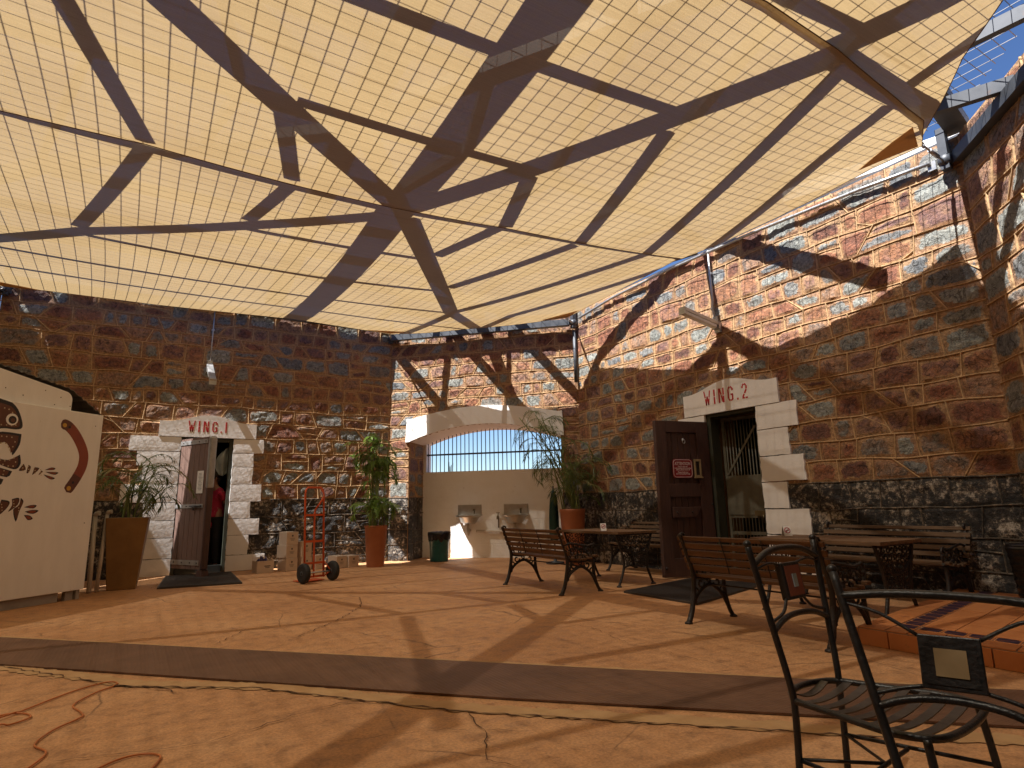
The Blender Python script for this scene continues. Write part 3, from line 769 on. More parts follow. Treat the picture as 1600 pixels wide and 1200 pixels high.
crack([(0.6, 5.4), (.9, 5.9), (1.3, 5.95)], .006, 9)

# ------------------------------------------------------------------ roof frame, wire mesh, shade sails
HB = 4.80
SX, SY = .61, .062       # sunlight travels +X (slightly +Y) by this much per metre of drop
RF = thing('roof_frame', 'grey steel roof frame of radiating beams resting on the wall tops', 'roof frame', (1.1, 5.7, WH))
def beam(pts, w, h=.12, z=HB, name='beam'):
    m = MB()
    for a, b in zip(pts[:-1], pts[1:]):
        a = Vector((*a, z)); b = Vector((*b, z)); d = (b - a).normalized() * .03
        m.bar(a - d - Vector((1.1, 5.7, WH)), b + d - Vector((1.1, 5.7, WH)), w, h)
    return m.build(name, M_STEEL, RF)
k = 0
def bz():
    global k; k += 1; return HB + .004 * (k % 7)
beam([(1.86, 11.4), (1.60, 6.6), (1.53, 5.33), (1.54, 3.29), (1.57, -.3)], .30, .16, HB + .03, 'girder')
beam([(1.45, 5.30), (-.53, 3.72), (-4.8, .30)], .21, z=bz())
beam([(1.75, 5.62), (3.89, 8.79), (5.64, 10.36)], .20, z=bz())
beam([(1.65, 5.28), (3.07, 3.04), (3.72, 2.02), (4.02, 1.40), (4.5, -.1)], .20, z=bz())
beam([(1.48, 5.64), (.34, 6.57), (-1.18, 7.86), (-3.4, 10.4)], .15, z=bz())
beam([(-4.8, 5.88), (-.67, 5.53), (1.4, 5.49)], .10, z=bz()); beam([(1.6, 5.46), (2.85, 5.36), (5.69, 5.40), (7.0, 5.75)], .09, z=bz())
beam([(3.72, 2.02), (5.34, 2.09), (7.0, 2.38)], .20, z=bz())
for p in ([(-1.6, 2.5), (-1.08, 4.06), (-.67, 5.35)], [(.24, 4.46), (.47, 5.31)], [(2.43, 4.29), (2.74, 5.24)], [(3.17, 3.22), (3.87, 5.33)], [(3.93, 2.1), (5.04, 5.35)],
          [(4.84, 2.2), (5.84, 4.9), (6.1, 5.5)], [(6.14, 3.22), (7.0, 5.63)]):
    beam(p, .075 if p[0][0] < 1 else .105, z=bz(), name='rafter')
for p in ([(-.66, 5.56), (-1.21, 7.73)], [(.51, 5.48), (.29, 6.45)], [(2.75, 5.32), (2.45, 6.37)], [(3.88, 5.47), (3.18, 7.45)], [(5.09, 5.45), (3.92, 8.69), (3.94, 11.6)],
          [(6.0, 5.45), (5.0, 8.6), (5.03, 10.95)], [(7.0, 5.95), (6.3, 8.2), (5.9, 8.7), (5.92, 10.05)]):
    beam(p, .075 if p[0][0] < 1 else .105, z=bz(), name='rafter')
for p, w in (([(.36, 4.21), (2.36, 4.17)], .10), ([(-.5, 3.16), (3.0, 2.98)], .11), ([(2.9, 1.88), (3.72, 1.82)], .11), ([(.3, 6.70), (2.36, 6.57)], .075), ([(-1.1, 7.98), (1.41, 7.88), (3.1, 7.69)], .075),
             ([(-2.2, 9.19), (.81, 8.95), (3.9, 8.80)], .07), ([(-2.3, 10.09), (1.97, 9.78), (5.9, 9.88)], .07), ([(3.9, 10.78), (5.2, 10.78)], .10), ([(5.66, 2.1), (5.80, 1.12)], .07), ([(4.8, 2.05), (4.62, 1.0)], .08), ([(-1.5, 1.6), (4.0, 1.2)], .1)):
    beam(p, w, z=bz(), name='purlin')
# ring beams on the wall line and corner brackets
def ring(a, b, off, z=4.44, s=.12):
    a = Vector(a); b = Vector(b); t = (b - a).normalized(); n = Vector((t.y, -t.x))
    a2 = a + n * off; b2 = b + n * off; m = MB()
    m.bar((a2.x - 1.1, a2.y - 5.7, z - WH), (b2.x - 1.1, b2.y - 5.7, z - WH), s, s); return m.build('ring_beam', M_STEEL, RF)
ring((-1.95, 11.72), (4.2, 11.72), .075, z=4.62, s=.10); ring((4.33, 11.65), (6.93, 9.05), .15); ring((7, 8.9), (7, 2.45), -.25, z=4.765); ring((6.96, 2.34), (4.3, -.3), .06)
ring((-4.8, 9.0), (-2.05, 11.75), .12); ring((-4.8, 2.5), (-4.8, 8.9), .12)
for (x, y) in ((6.90, 8.92), (6.90, 2.50), (4.22, 11.60), (-2.0, 11.6)):
    m = MB(); m.bar((x - 1.1, y - 5.7, 4.34 - WH), (x - 1.1, y - 5.7, 4.80 - WH), .08, .08); m.ball((x - 1.1, y - 5.7, 4.44 - WH), .075, 12, 8); m.build('corner_bracket', M_STEEL, RF)
m = MB(); m.tube([(6.93 - 1.1, 8.94 - 5.7, 3.28 - WH), (6.93 - 1.1, 8.94 - 5.7, 4.3 - WH)], .035); m.build('corner_post', M_STEEL, RF)
for i in range(8):
    x, y = OCT[i]
    if i not in (0, 1, 2, 3):
        m = MB(); m.bar((x - 1.1, y - 5.7, 0), (x - 1.1, y - 5.7, .3), .12, .12); m.build('corner_bracket', M_STEEL, RF)
beam([(5.95, 2.42), (6.31, 1.57)], .07, z=4.56, name='corner_brace')
# wire mesh panel over the whole frame
def clip(axis, c):
    pts = []
    for i in range(8):
        a, b = OCT[i], OCT[(i + 1) % 8]
        if (a[axis] - c) * (b[axis] - c) < 0:
            t = (c - a[axis]) / (b[axis] - a[axis]); pts.append(a[1 - axis] + t * (b[1 - axis] - a[1 - axis]))
    return (min(pts), max(pts)) if len(pts) == 2 else None
m = MB()
zz = 4.90 - WH
for axis, st in ((0, .15), (1, .12)):
    c = -4.79
    while c < 11.8:
        r_ = clip(axis, c)
        if r_:
            a = (c, r_[0]) if axis == 0 else (r_[0], c); b = (c, r_[1]) if axis == 0 else (r_[1], c)
            m.bar((a[0] - 1.1, a[1] - 5.7, zz + axis * .008), (b[0] - 1.1, b[1] - 5.7, zz + axis * .008), .0054, .0054)
        c += st
m.build('wire_mesh', M_WIRE, RF)
def zs(x, y):
    z = 4.42 - .42 * max(0, 1 - ((x - 1.5) / 5.6) ** 2) * max(0, 1 - ((y - 5.6) / 6.0) ** 2)
    z += .12 * math.exp(-((x - 6.45) ** 2 + (y - 2.52) ** 2) / .9)
    return z
def sail(label, poly, dz, corners):
    bm = bmesh.new()
    dense = []
    for i in range(len(poly)):
        a = Vector(poly[i]); b = Vector(poly[(i + 1) % len(poly)]); n = max(1, int((b - a).length / .3))
        for j in range(n): dense.append(a + (b - a) * j / n)
    bm.faces.new([bm.verts.new((p.x, p.y, 0)) for p in dense])
    x = -4.5
    while x < 7:
        bmesh.ops.bisect_plane(bm, geom=bm.verts[:] + bm.edges[:] + bm.faces[:], plane_co=(x, 0, 0), plane_no=(1, 0, 0)); x += .35
    y = -.6
    while y < 11.6:
        bmesh.ops.bisect_plane(bm, geom=bm.verts[:] + bm.edges[:] + bm.faces[:], plane_co=(0, y, 0), plane_no=(0, 1, 0)); y += .35
    for v in bm.verts: v.co.z = zs(v.co.x, v.co.y) + dz
    me = bpy.data.meshes.new('cloth'); bm.to_mesh(me); bm.free()
    for p in me.polygons: p.use_smooth = True
    me.materials.append(M_SAIL)
    root = thing('shade_sail', label, 'shade sail', (1.5, 5.5, 4.3), group='shade sails over the yard')
    o = bpy.data.objects.new('cloth', me); COL.objects.link(o); o.parent = root; o.location = (-1.5, -5.5, -4.3)
    m = MB(); m.tube([(p.x - 1.5, p.y - 5.5, zs(p.x, p.y) + dz - 4.3) for p in dense], .0042, seg=5, closed=True); m.build('edge_hem', M_HEM, root)
    for (c, d1, d2) in corners:
        c = Vector(c); a = c + Vector(d1); b = c + Vector(d2); m = MB()
        for off in (-.006, .006):
            G = [[c.lerp(a, i / 8).lerp(b.lerp((a + b) / 2, i / 8), j / 8) for j in range(9)] for i in range(9)]
            m.add([(p.x - 1.5, p.y - 5.5, zs(p.x, p.y) + dz + off - 4.3) for g_ in G for p in g_], [(i * 9 + j, i * 9 + j + 1, i * 9 + j + 10, i * 9 + j + 9) for i in range(8) for j in range(8)])
        m.build('corner_patch', M_PATCHC, root)
    return root
M_HEM = pm('sail_hem', (.16, .085, .03), (.10, .055, .02), rough=.8)
def patch_cloth():
    m, t, b, out = nt('sail_patch'); b.inputs['Base Color'].default_value = (.52, .32, .14, 1); b.inputs['Roughness'].default_value = .8
    tl = N(t, 'ShaderNodeBsdfTranslucent'); tl.inputs[0].default_value = (.52, .32, .14, 1); mx = N(t, 'ShaderNodeMixShader'); mx.inputs[0].default_value = .5
    t.links.new(b.outputs[0], mx.inputs[1]); t.links.new(tl.outputs[0], mx.inputs[2]); t.links.new(mx.outputs[0], out.inputs[0]); return m
M_PATCHC = patch_cloth()
seam = [(-4.7, 5.9), (-1.16, 5.60), (-.2, 5.46), (.96, 5.47), (1.88, 5.44), (3.31, 5.34), (6.08, 5.40)]
sail('far tan shade sail stretched towards the WING.1 wall and the arched alcove',
     seam + [(6.2, 6.4), (6.33, 7.5), (6.45, 8.5), (5.67, 9.30), (5.025, 9.895), (4.54, 10.525), (4.02, 11.04), (2.13, 10.76), (.06, 11.17), (-1.48, 11.29), (-2.03, 11.42), (-3.4, 10.0), (-4.6, 8.9)], .012,
     [((6.44, 8.47), (-.10, -.45), (-.38, .28)), ((3.98, 10.98), (.20, -.36), (-.5, -.06)), ((-2.0, 11.38), (.5, -.06), (-.35, -.4))])
sail('middle tan shade sail overhead with its free corner at the upper right',
     [(p[0], p[1] + .006) for p in reversed(seam)] + [(-4.7, 2.3), (3.21, 1.97), (4.06, 2.0), (5.0, 2.10), (5.82, 2.22), (6.42, 2.50), (6.33, 2.95), (6.25, 3.6), (6.20, 4.3), (6.18, 4.88)], -.012,
     [((6.38, 2.52), (-.20, .5), (-.55, -.20))])
sail('near tan shade sail strip directly overhead at the top edge',
     [(-4.7, 2.36), (3.21, 2.03), (4.06, 2.06), (5.0, 2.16), (5.82, 2.28), (6.30, 2.44), (5.15, 1.64), (4.72, 1.20), (4.35, .6), (4.1, -.15), (-1.9, -.2), (-4.5, 2.0)], .03, [])
# turnbuckles at the sail corners
for (a, b) in (((6.46, 8.52), (6.88, 8.90)), ((3.98, 11.03), (4.2, 11.55)), ((6.44, 2.50), (6.86, 2.50)), ((-2.03, 11.44), (-2.0, 11.56))):
    o = thing('turnbuckle', 'galvanised turnbuckle tying a sail corner to the steel frame', 'turnbuckle', (*a, zs(*a)), group='sail corner turnbuckles')
    m = MB(); e = Vector((b[0] - a[0], b[1] - a[1], 4.42 - zs(*a))); m.tube([(0, 0, 0), tuple(e)], .011, seg=6); m.build('rod', M_GALV, o)
    m = MB(); m.tube([tuple(e * .3), tuple(e * .7)], .022, seg=8); m.build('screw_body', M_GALV, o)
    m = MB(); m.tube([tuple(e * .0 + Vector((.03 * math.cos(t), .0, .03 * math.sin(t)))) for t in [i * 6.283 / 10 for i in range(10)]], .008, seg=6, closed=True); m.build('shackle', M_GALV, o)
# ------------------------------------------------------------------ cast iron benches and tables
def spiral(c, r, a0, turns, x=0, n=14, s=1):
    return [(x, c[0] + r * (1 - .75 * i / n) * math.cos(a0 + s * turns * 6.283 * i / n), c[1] + r * (1 - .75 * i / n) * math.sin(a0 + s * turns * 6.283 * i / n)) for i in range(n + 1)]
def end_frame(x):
    m = MB(); T = lambda pts, r, seg=7: m.tube([(x, p[0], p[1]) for p in pts], r, seg=seg)
    back = spline([(.275, .012), (.235, .09), (.205, .20), (.185, .34), (.20, .45), (.245, .56), (.285, .66), (.312, .72)], 5)
    T(back, [.024 - .007 * i / (len(back) - 1) for i in range(len(back))])
    fr_ = spline([(-.275, .012), (-.235, .08), (-.205, .17), (-.19, .27), (-.195, .37)], 5); T(fr_, .019)
    T(spline([(.225, .12), (.15, .225), (.05, .285), (0, .295), (-.05, .285), (-.15, .215), (-.225, .10)], 5), .017)
    T(spline([(.185, .37), (.05, .352), (-.1, .36), (-.24, .40)], 5), .014)
    arm = spline([(.235, .54), (.14, .56), (.02, .545), (-.10, .525), (-.19, .535)], 5); T(arm, .012)
    m.tube(spiral((-.205, .50), .045, 1.4, 1.1, x), .011, seg=6)
    T(spline([(-.195, .37), (-.235, .44), (-.235, .49)], 4), .012)
    m.tube(spiral((.285, .715), .032, 0, 1.0, x), .012, seg=6); m.ball((x, .312, .72), .022, 8, 6)
    for y in (.275, -.275): m.lathe([(.0, 0), (.034, 0), (.032, .012), (.016, .022), (.0, .03)], (x, y * 1.03, 0), 10)
    return m
def end_scroll(x):
    m = MB()
    for (c, r, a, t, s) in (((.10, .315), .045, 3.1, .9, 1), ((-.10, .31), .045, 0, .9, -1), ((.165, .24), .04, 1.2, .9, 1), ((-.165, .235), .04, 2, .9, -1), ((0, .325), .026, 0, 1, 1),
                            ((.185, .17), .024, 1, .9, -1), ((-.19, .165), .024, 2, .9, 1), ((.12, .46), .052, 0, 1.1, 1), ((.0, .455), .05, 2, 1.1, -1), ((-.11, .455), .05, 0, 1.1, 1), ((.06, .50), .03, 3, 1, -1), ((-.05, .495), .028, 1, 1, 1),
                            ((.055, .41), .03, 2, 1, 1), ((-.06, .405), .03, 1, 1, -1), ((-.16, .42), .035, 1, 1, -1), ((.16, .40), .03, 1, 1, 1)):
        m.tube(spiral(c, r, a, t, x, 10, s), .0095, seg=5)
    return m
def bench(label, slat_mat, loc, rz, proto=None, L=1.34):
    root = thing('garden_bench', label, 'bench', (*loc, 0), rz, 'cast iron garden benches')
    for x in (-L / 2 + .05, L / 2 - .05):
        e = end_frame(x).build('iron_end', M_IRON, root); end_scroll(x).build('scrollwork', M_IRON, e)
    for (y, z) in ((-.20, .408), (-.115, .386), (-.03, .376), (.055, .376), (.135, .386)):
        m = MB(); m.box((0, y, z), (L, .062, .026)); m.build('seat_slat', slat_mat, root, bevel=.005)
    for k in range(5):
        s = k / 4; y = .212 + (.312 - .212) * s ** .9 - .022; z = .455 + (.70 - .455) * s
        M = Matrix.Translation((0, y, z)) @ Matrix.Rotation(R(-20), 4, 'X')
        m = MB(); m.box((0, 0, 0), (L, .022, .048 if k < 4 else .036), M=M); m.build('back_slat', slat_mat, root, bevel=.005)
    # two flat iron straps holding the back slats
    for x in (-.18, .2):
        m = MB(); m.tube([(x, .225, .43), (x, .262, .56), (x, .315, .71)], .006, seg=5, flat=.4); m.build('back_brace', M_IRON, root)
    # tie rod between the ends
    m = MB(); m.tube([(-L / 2 + .05, 0, .30), (L / 2 - .05, 0, .30)], .007, seg=6); m.build('tie_rod', M_IRON, root)
    return root
# benches stand along Y; local -y is the sitting side
bench('brown slatted iron bench left of the far table, seen from behind, nearest the sinks', M_SLAT, (4.475, 6.46), R(90))
bench('brown slatted iron bench in the middle, back turned, standing by the WING.2 doormat', M_SLAT, (4.345, 3.22), R(90))
bench('weathered grey brown bench against the wall, mostly hidden behind the open brown door', M_SLATG, (6.58, 6.90), R(-90))
bench('weathered grey brown bench against the black wall base right of the WING.2 doorway', M_SLATG, (6.60, 3.56), R(-90), L=1.48)
def table(label, loc, rz):
    root = thing('garden_table', label, 'table', (*loc, 0), rz, 'iron legged garden tables')
    L = 1.22; W = .66
    for i in range(5):
        m = MB(); m.box((0, -W / 2 + W / 10 + i * W / 5, .645), (L, W / 5 - .006, .03)); m.build('top_plank', M_TABLE, root, bevel=.003)
    for x in (-L / 2 + .07, L / 2 - .07):
        m = MB()
        out = spline([(-.29, .622), (-.25, .50), (-.20, .36), (-.19, .24), (-.23, .12), (-.285, .012)], 5)
        m.tube([(x, p[0], p[1]) for p in out], .016, seg=7); m.tube([(x, -p[0], p[1]) for p in out], .016, seg=7)
        m.tube([(x, -.3, .622), (x, .3, .622)], .012, seg=6)
        m.tube([(x, p[0], p[1]) for p in spline([(-.2, .22), (-.1, .245), (0, .225), (.1, .245), (.2, .22)], 4)], .012, seg=6)
        m.tube([(x, p[0], p[1]) for p in spline([(-.26, .54), (-.15, .43), (0, .385), (.15, .43), (.26, .54)], 5)], .011, seg=6)
        for y in (-.285, .285): m.lathe([(.0, 0), (.034, 0), (.032, .012), (.016, .022), (.0, .03)], (x, y, 0), 10)
        e = m.build('iron_end', M_IRON, root)
        m = MB(); q = random.Random(5)
        for r in range(7):
            z = .27 + r * .052; hw = .16 + .012 * r + (.03 if r > 4 else 0)
            n = 5 + r // 2
            for i in range(n):
                y = -hw + 2 * hw * (i + .5) / n; m.tube(spiral((y, z), .034, q.uniform(0, 6), 1.0, x, 9, 1 if i % 2 else -1), .0068, seg=5)
        m.build('scrollwork', M_IRON, e)
    m = MB(); m.tube([(-L / 2 + .07, 0, .40), (L / 2 - .07, 0, .40)], .008, seg=6); m.build('tie_rod', M_IRON, root)
    return root
table('weathered wooden table with lacy iron legs between the two far benches', (5.42, 6.48), R(90))
table('weathered wooden table with lacy iron legs beside the tiled step', (5.42, 3.34), R(90))
def nosmoke(label, loc, rz):
    o = thing('table_sign', label, 'sign', loc, rz, 'no smoking table signs')
    for sgn in (-1, 1):
        M = Matrix.Translation((0, sgn * .022, .048)) @ Matrix.Rotation(R(22) * sgn, 4, 'X')
        m = MB(); m.box((0, 0, 0), (.072, .003, .10), M=M); p = m.build('card', M_PAPER, o)
        m = MB(); m.tube([tuple(M @ Vector((.026 * math.cos(a), sgn * .003, .008 + .026 * math.sin(a)))) for a in [i * 6.283 / 20 for i in range(20)]], .0035, seg=4, closed=True)
        m.tube([tuple(M @ Vector((-.018 , sgn * .003, .026))), tuple(M @ Vector((.018, sgn * .003, -.010)))], .0035, seg=4)
        m.build('no_smoking_ring', M_RED, p)
        m = MB(); m.box((0, sgn * .0025, .008), (.034, .002, .006), M=M); m.build('cigarette', M_PRINT, p)
nosmoke('small white no smoking card standing on the far table', (5.25, 6.33, .66), R(150))
nosmoke('small white no smoking card standing on the near table behind the black chair', (5.45, 3.80, .66), R(150))

# ------------------------------------------------------------------ tiled step against the wall
TS = thing('tiled_step', 'low terracotta tiled step with a dark diamond border at the foot of the wall', 'step', (4.44, 2.63, 0), 0)
x1, y0, y1, hz = 2.54, -3.0, 0.0, .118
sl = .17   # the far edge runs slightly askew
edge = lambda x: sl * x
m = MB(); m.prism([(.012, y0), (x1, y0), (x1, edge(x1) - .012), (.012, -.012)], 0, hz - .006); m.build('core', M_GROUT, TS)
m = MB()
def tile(m, a, b, c, d, z0, z1, g=.005):
    ctr = ((a[0] + b[0] + c[0] + d[0]) / 4, (a[1] + b[1] + c[1] + d[1]) / 4)
    P = []
    for p in (a, b, c, d):
        v = Vector((p[0] - ctr[0], p[1] - ctr[1])); L = v.length; v *= (L - g * 1.4) / L; P.append((ctr[0] + v.x, ctr[1] + v.y))
    m.prism(P, z0, z1)
f_ = lambda x, y: (x, y + sl * x)
def sk(m, xa, xb, ya, yb, z0, z1): tile(m, f_(xa, ya), f_(xb, ya), f_(xb, yb), f_(xa, yb), z0, z1)
q = random.Random(9)
xs = [.34 + .30 * i for i in range(8)] + [x1]
ys = [-.34 - .20 * j for j in range(14)]
for j in range(13):
    off = 0 if j % 2 else 0
    for i in range(len(xs) - 1):
        sk(m, xs[i], xs[i + 1], ys[j + 1], ys[j], hz - .01, hz + q.uniform(-.001, .001))
for j in range(13): sk(m, .008, .20, ys[j + 1], ys[j], hz - .01, hz)
for i in range(len(xs) - 1): sk(m, xs[i], xs[i + 1], -.20, -.008, hz - .01, hz)
sk(m, .008, .20, -.20, -.008, hz - .01, hz); sk(m, .008, .20, -.34, -.20, hz - .01, hz); sk(m, .20, .34, -.20, -.008, hz - .01, hz)
m.build('terracotta_paving', M_TILE, TS)
m = MB()
for j in range(14): m.box((.004, -.02 - j * .2 - .1, hz / 2 - .004), (.016, .19, hz - .014))
for i in range(12):
    xa = .01 + i * .21; m.box((xa + .105, edge(xa + .105) - .006, hz / 2 - .004), (.2, .016, hz - .014), rz=math.atan(sl))
m.build('riser_tile', M_TILE, TS)
m = MB(); mt = MB()
def dcell(xa, xb, ya, yb):      # one border cell: two dark triangles parted by a pale diagonal strip
    P = [f_(xa, ya), f_(xb, ya), f_(xb, yb), f_(xa, yb)]; c = Vector(((P[0][0] + P[2][0]) / 2, (P[0][1] + P[2][1]) / 2))
    tile(mt, *P, hz - .012, hz - .002, g=.004)
    for tri in ((0, 1, 3), (1, 2, 3)):
        g = sum((Vector(P[k]) for k in tri), Vector((0, 0))) / 3
        m.prism([tuple(g + (Vector(P[k]) - g) * .74) for k in tri], hz - .009, hz + .0008)
for j in range(18): dcell(.205, .335, -.345 - (j + 1) * .145, -.345 - j * .145)
for i in range(15): dcell(.345 + i * .145, .345 + (i + 1) * .145, -.335, -.205)
dcell(.205, .335, -.335, -.205)
mt.build('border_ground', M_TILE, TS); m.build('diamond_border', M_BLUET, TS)

# ------------------------------------------------------------------ black iron patio chairs
def patio_chair(label, loc, rz, tile_mat, mark, mark_mat, ln=.15, tw_=.225, zsc=1.0, sw=.155, zp=.735, zl=.60, rise=.042):
    root = thing('patio_chair', label, 'chair', (*loc, 0), rz, 'black iron patio chairs')
    root.scale = (1, 1, zsc)
    fw_, dp, zs_, zt = .225, .40, .40, .865
    tr = .0105
    bk = lambda z: max(0, z - .42) * ln
    px = lambda z: sw + (tw_ - sw) * max(0, (z - .40) / (zt - .40))
    for s in (-1, 1):
        pts = spline([(s * (sw + .012), .015, .012), (s * (sw + .004), .004, .2), (s * sw, 0, .38), (s * px(.46), bk(.46), .46), (s * px(.62), bk(.62), .62), (s * px(zt), bk(zt), zt)], 5)
        m = MB(); m.tube(pts, tr, seg=10); m.ball(pts[-1], tr * 1.25, 10, 7); m.lathe([(0, 0), (.015, 0), (.015, .014), (0, .014)], (s * (sw + .012), .015, 0), 10); m.build('back_post', M_BLACK, root)
        m = MB(); m.tube(spline([(s * (fw_ - .012), -dp + .03, zs_), (s * (fw_ - .0), -dp + .01, .25), (s * (fw_ + .012), -dp - .012, .012)], 5), tr, seg=10)
        m.lathe([(0, 0), (.015, 0), (.015, .014), (0, .014)], (s * (fw_ + .012), -dp - .012, 0), 10); m.build('front_leg', M_BLACK, root)
        m = MB(); m.tube([(s * sw, .004, .235), (s * fw_, -dp + .008, .235)], .0065, seg=8); m.build('stretcher', M_BLACK, root)
    m = MB(); m.tube([(-sw * 1.08, -.18, .235), (sw * 1.08, -.18, .235)], .0065, seg=8); m.tube([(-sw, 0, .237), (0, -.18, .237), (sw, 0, .237)], .0055, seg=6); m.build('cross_stretcher', M_BLACK, root)
    ring_ = spline([(-sw, 0, zs_), (-sw - .03, -.12, zs_), (-fw_, -.27, zs_), (-fw_ + .01, -dp + .05, zs_), (-fw_ + .06, -dp, zs_), (0, -dp - .012, zs_ - .004), (fw_ - .06, -dp, zs_), (fw_ - .01, -dp + .05, zs_), (fw_, -.27, zs_), (sw + .03, -.12, zs_), (sw, 0, zs_), (sw * .6, .045, zs_), (0, .06, zs_), (-sw * .6, .045, zs_)], 5)
    m = MB(); m.tube(ring_[:-1], tr, seg=8, closed=True); m.build('seat_ring', M_BLACK, root)
    for k in range(8):
        y = .025 - k * .053; hw = (.10 if k == 0 else .165 + .0105 * k)
        hw = min(hw, fw_ - .008)
        m = MB(); vs = []; n = 10
        for i in range(n + 1):
            x = -hw + 2 * hw * i / n; z = zs_ + .006 - .02 * (1 - (x / hw) ** 2)
            vs += [(x, y - .0135, z), (x, y + .0135, z), (x, y + .0135, z - .004), (x, y - .0135, z - .004)]
        fs = [(0, 3, 2, 1), (4 * n, 4 * n + 1, 4 * n + 2, 4 * n + 3)]
        for i in range(n):
            a = 4 * i
            for j in range(4): fs.append((a + j, a + (j + 1) % 4, a + 4 + (j + 1) % 4, a + 4 + j))
        m.add(vs, fs); m.build('seat_strap', M_STRAP, root)
    def rail(z0, rise, n):
        return spline([(-px(z0), bk(z0), z0), (-px(z0) * .55, bk(z0) + .006, z0 + rise * .8), (0, bk(z0 + rise) + .008, z0 + rise), (px(z0) * .55, bk(z0) + .006, z0 + rise * .8), (px(z0), bk(z0), z0)], n)
    m = MB(); m.tube(rail(.80, rise, 6), tr, seg=10); m.build('top_rail', M_BLACK, root)
    m = MB(); m.tube(rail(zl, .032, 6), tr * .9, seg=10); m.build('lower_rail', M_BLACK, root)
    zc = zp; M = Matrix.Translation((0, bk(zc) + .004, zc)) @ Matrix.Rotation(-math.atan(ln), 4, 'X')
    m = MB(); m.box((0, 0, 0), (.118, .026, .118), M=M); p = m.build('back_panel', M_BLACK, root, bevel=.003)
    for sy in (-1, 1):
        m = MB(); m.box((0, sy * .0135, 0), (.096, .004, .096), M=M); m.build('panel_tile', tile_mat, p)
        m = MB(); m.box((0, sy * .0165, 0), (mark[0], .004, mark[1]), M=M); m.build('tile_inlay', mark_mat, p)
    for s in (-1, 1):
        a = M @ Vector((s * .057, 0, .055)); b = M @ Vector((s * .057, 0, -.055))
        m = MB(); m.tube(spline([(s * px(.785), bk(.785), .785), (s * (px(.78) * .5 + .028), bk(.77), (.785 + a.z) / 2 + .012), tuple(a)], 4), .0045, seg=6); m.build('tie_rod', M_BLACK, root)
        m = MB(); m.tube(spline([(s * px(zl + .025), bk(zl + .025), zl + .025), (s * .10, bk(zl + .05), zl + .045), tuple(b)], 4), .0052, seg=6); m.build('tie_rod', M_BLACK, root)
    return root
patio_chair('black iron patio chair with a whole strap seat and red tile in its back', (1.924, 1.29), math.atan2(.135, .99), M_REDT, (.026, .042), M_GLAZE)
patio_chair('black iron patio chair cut by the right edge, beige square in its back', (1.515, .70), math.atan2(-.927, .374), M_BLACK, (.06, .06), M_BEIGET, ln=.25, tw_=.226, zsc=.955, sw=.112, zp=.668, zl=.56, rise=.014)

# ------------------------------------------------------------------ doors
LEAF = thing('open_door', 'faded brown plank door with pale iron straps standing ajar under WING.1', 'door', (.60, 11.64, .12), R(-62.5))
DW, DH = .80, 2.09
nb = 6
for i in range(nb):
    m = MB(); m.box((DW * (i + .5) / nb, 0, DH / 2), (DW / nb - .006, .045, DH)); m.build('board', M_DOORL, LEAF, bevel=.003)
for z, h in ((DH - .07, .07), (.98, .06), (.10, .075)):
    m = MB(); m.box((DW / 2 - .03, -.028, z), (DW - .04, .010, h))
    s = m.build('strap_hinge', M_GALV, LEAF, bevel=.002)
    m = MB()
    for x in (.08, .3, .52, .7): m.ball((x, -.034, z), .011, 8, 5)
    m.build('bolt', M_IRON, s)
m = MB(); m.tube([(.42, -.05, .98), (.72, -.05, .98)], .011, seg=8); m.tube([(.50, -.05, .98), (.50, -.055, .92), (.54, -.055, .92), (.54, -.05, .98)], .008, seg=6); m.build('sliding_bolt', M_STEEL, LEAF)
m = MB(); m.box((DW + .045, .0, DH / 2), (.07, .10, DH)); m.build('edge_post', M_DOOR, LEAF, bevel=.02)
m = MB(); m.box((DW + .045, -.003, DH - .42), (.084, .116, .84)); m.build('edge_plate', M_GALV, LEAF, bevel=.03)
m = MB(); m.box((.62, -.031, 1.36), (.17, .004, .36)); n_ = m.build('paper_notice', M_PAPER, LEAF)
m = MB(); q = random.Random(4)
for k in range(13): m.box((.62 + q.uniform(-.008, .008), -.034, 1.50 - k * .022), (.11 * q.uniform(.6, 1), .001, .006))
m.build('print_lines', M_PRINT, n_)
m = MB(); m.box((DW + .02, .0, -.055), (.16, .13, .10), taper=(.8, .8)); m.build('door_shoe', M_DOOR, LEAF)

LF2 = thing('open_door', 'heavy dark brown panelled prison door standing wide open beside WING.2', 'door', (6.12, 6.17, .02), math.atan2(-.17, .88))
DW, DH = .88, 2.12
m = MB()
for (x0, xx, z0, z1) in ((0, .17, 0, DH), (.68, DW, 0, DH), (.17, .68, DH - .16, DH), (.17, .68, 1.06, 1.24), (.17, .68, 0, .24)): m.box(((x0 + xx) / 2, 0, (z0 + z1) / 2), (xx - x0, .07, z1 - z0))
m.build('door_frame', M_DOOR, LF2, bevel=.004)
for (z0, z1) in ((1.24, DH - .16), (.24, 1.06)):
    for i in range(5):
        m = MB(); m.box((.17 + .51 * (i + .5) / 5, .012, (z0 + z1) / 2), (.51 / 5 - .006, .03, z1 - z0)); m.build('board', M_DOOR, LF2, bevel=.003)
m = MB(); m.prism([(.19, -.92), (.66, -.92), (.56, -.78), (.19, -.78)], -.055, -.012, M=Matrix(((1, 0, 0, 0), (0, 0, 1, 0), (0, -1, 0, 0), (0, 0, 0, 1)))); m.build('lock_bar', M_DOOR, LF2, bevel=.006)
m = MB()
for x in (.25, .5): m.ball((x, -.06, .85), .014, 8, 6)
m.ball((.86, -.038, .95), .014); m.ball((.03, -.038, .12), .02)
m.build('bolt', M_IRON, LF2)
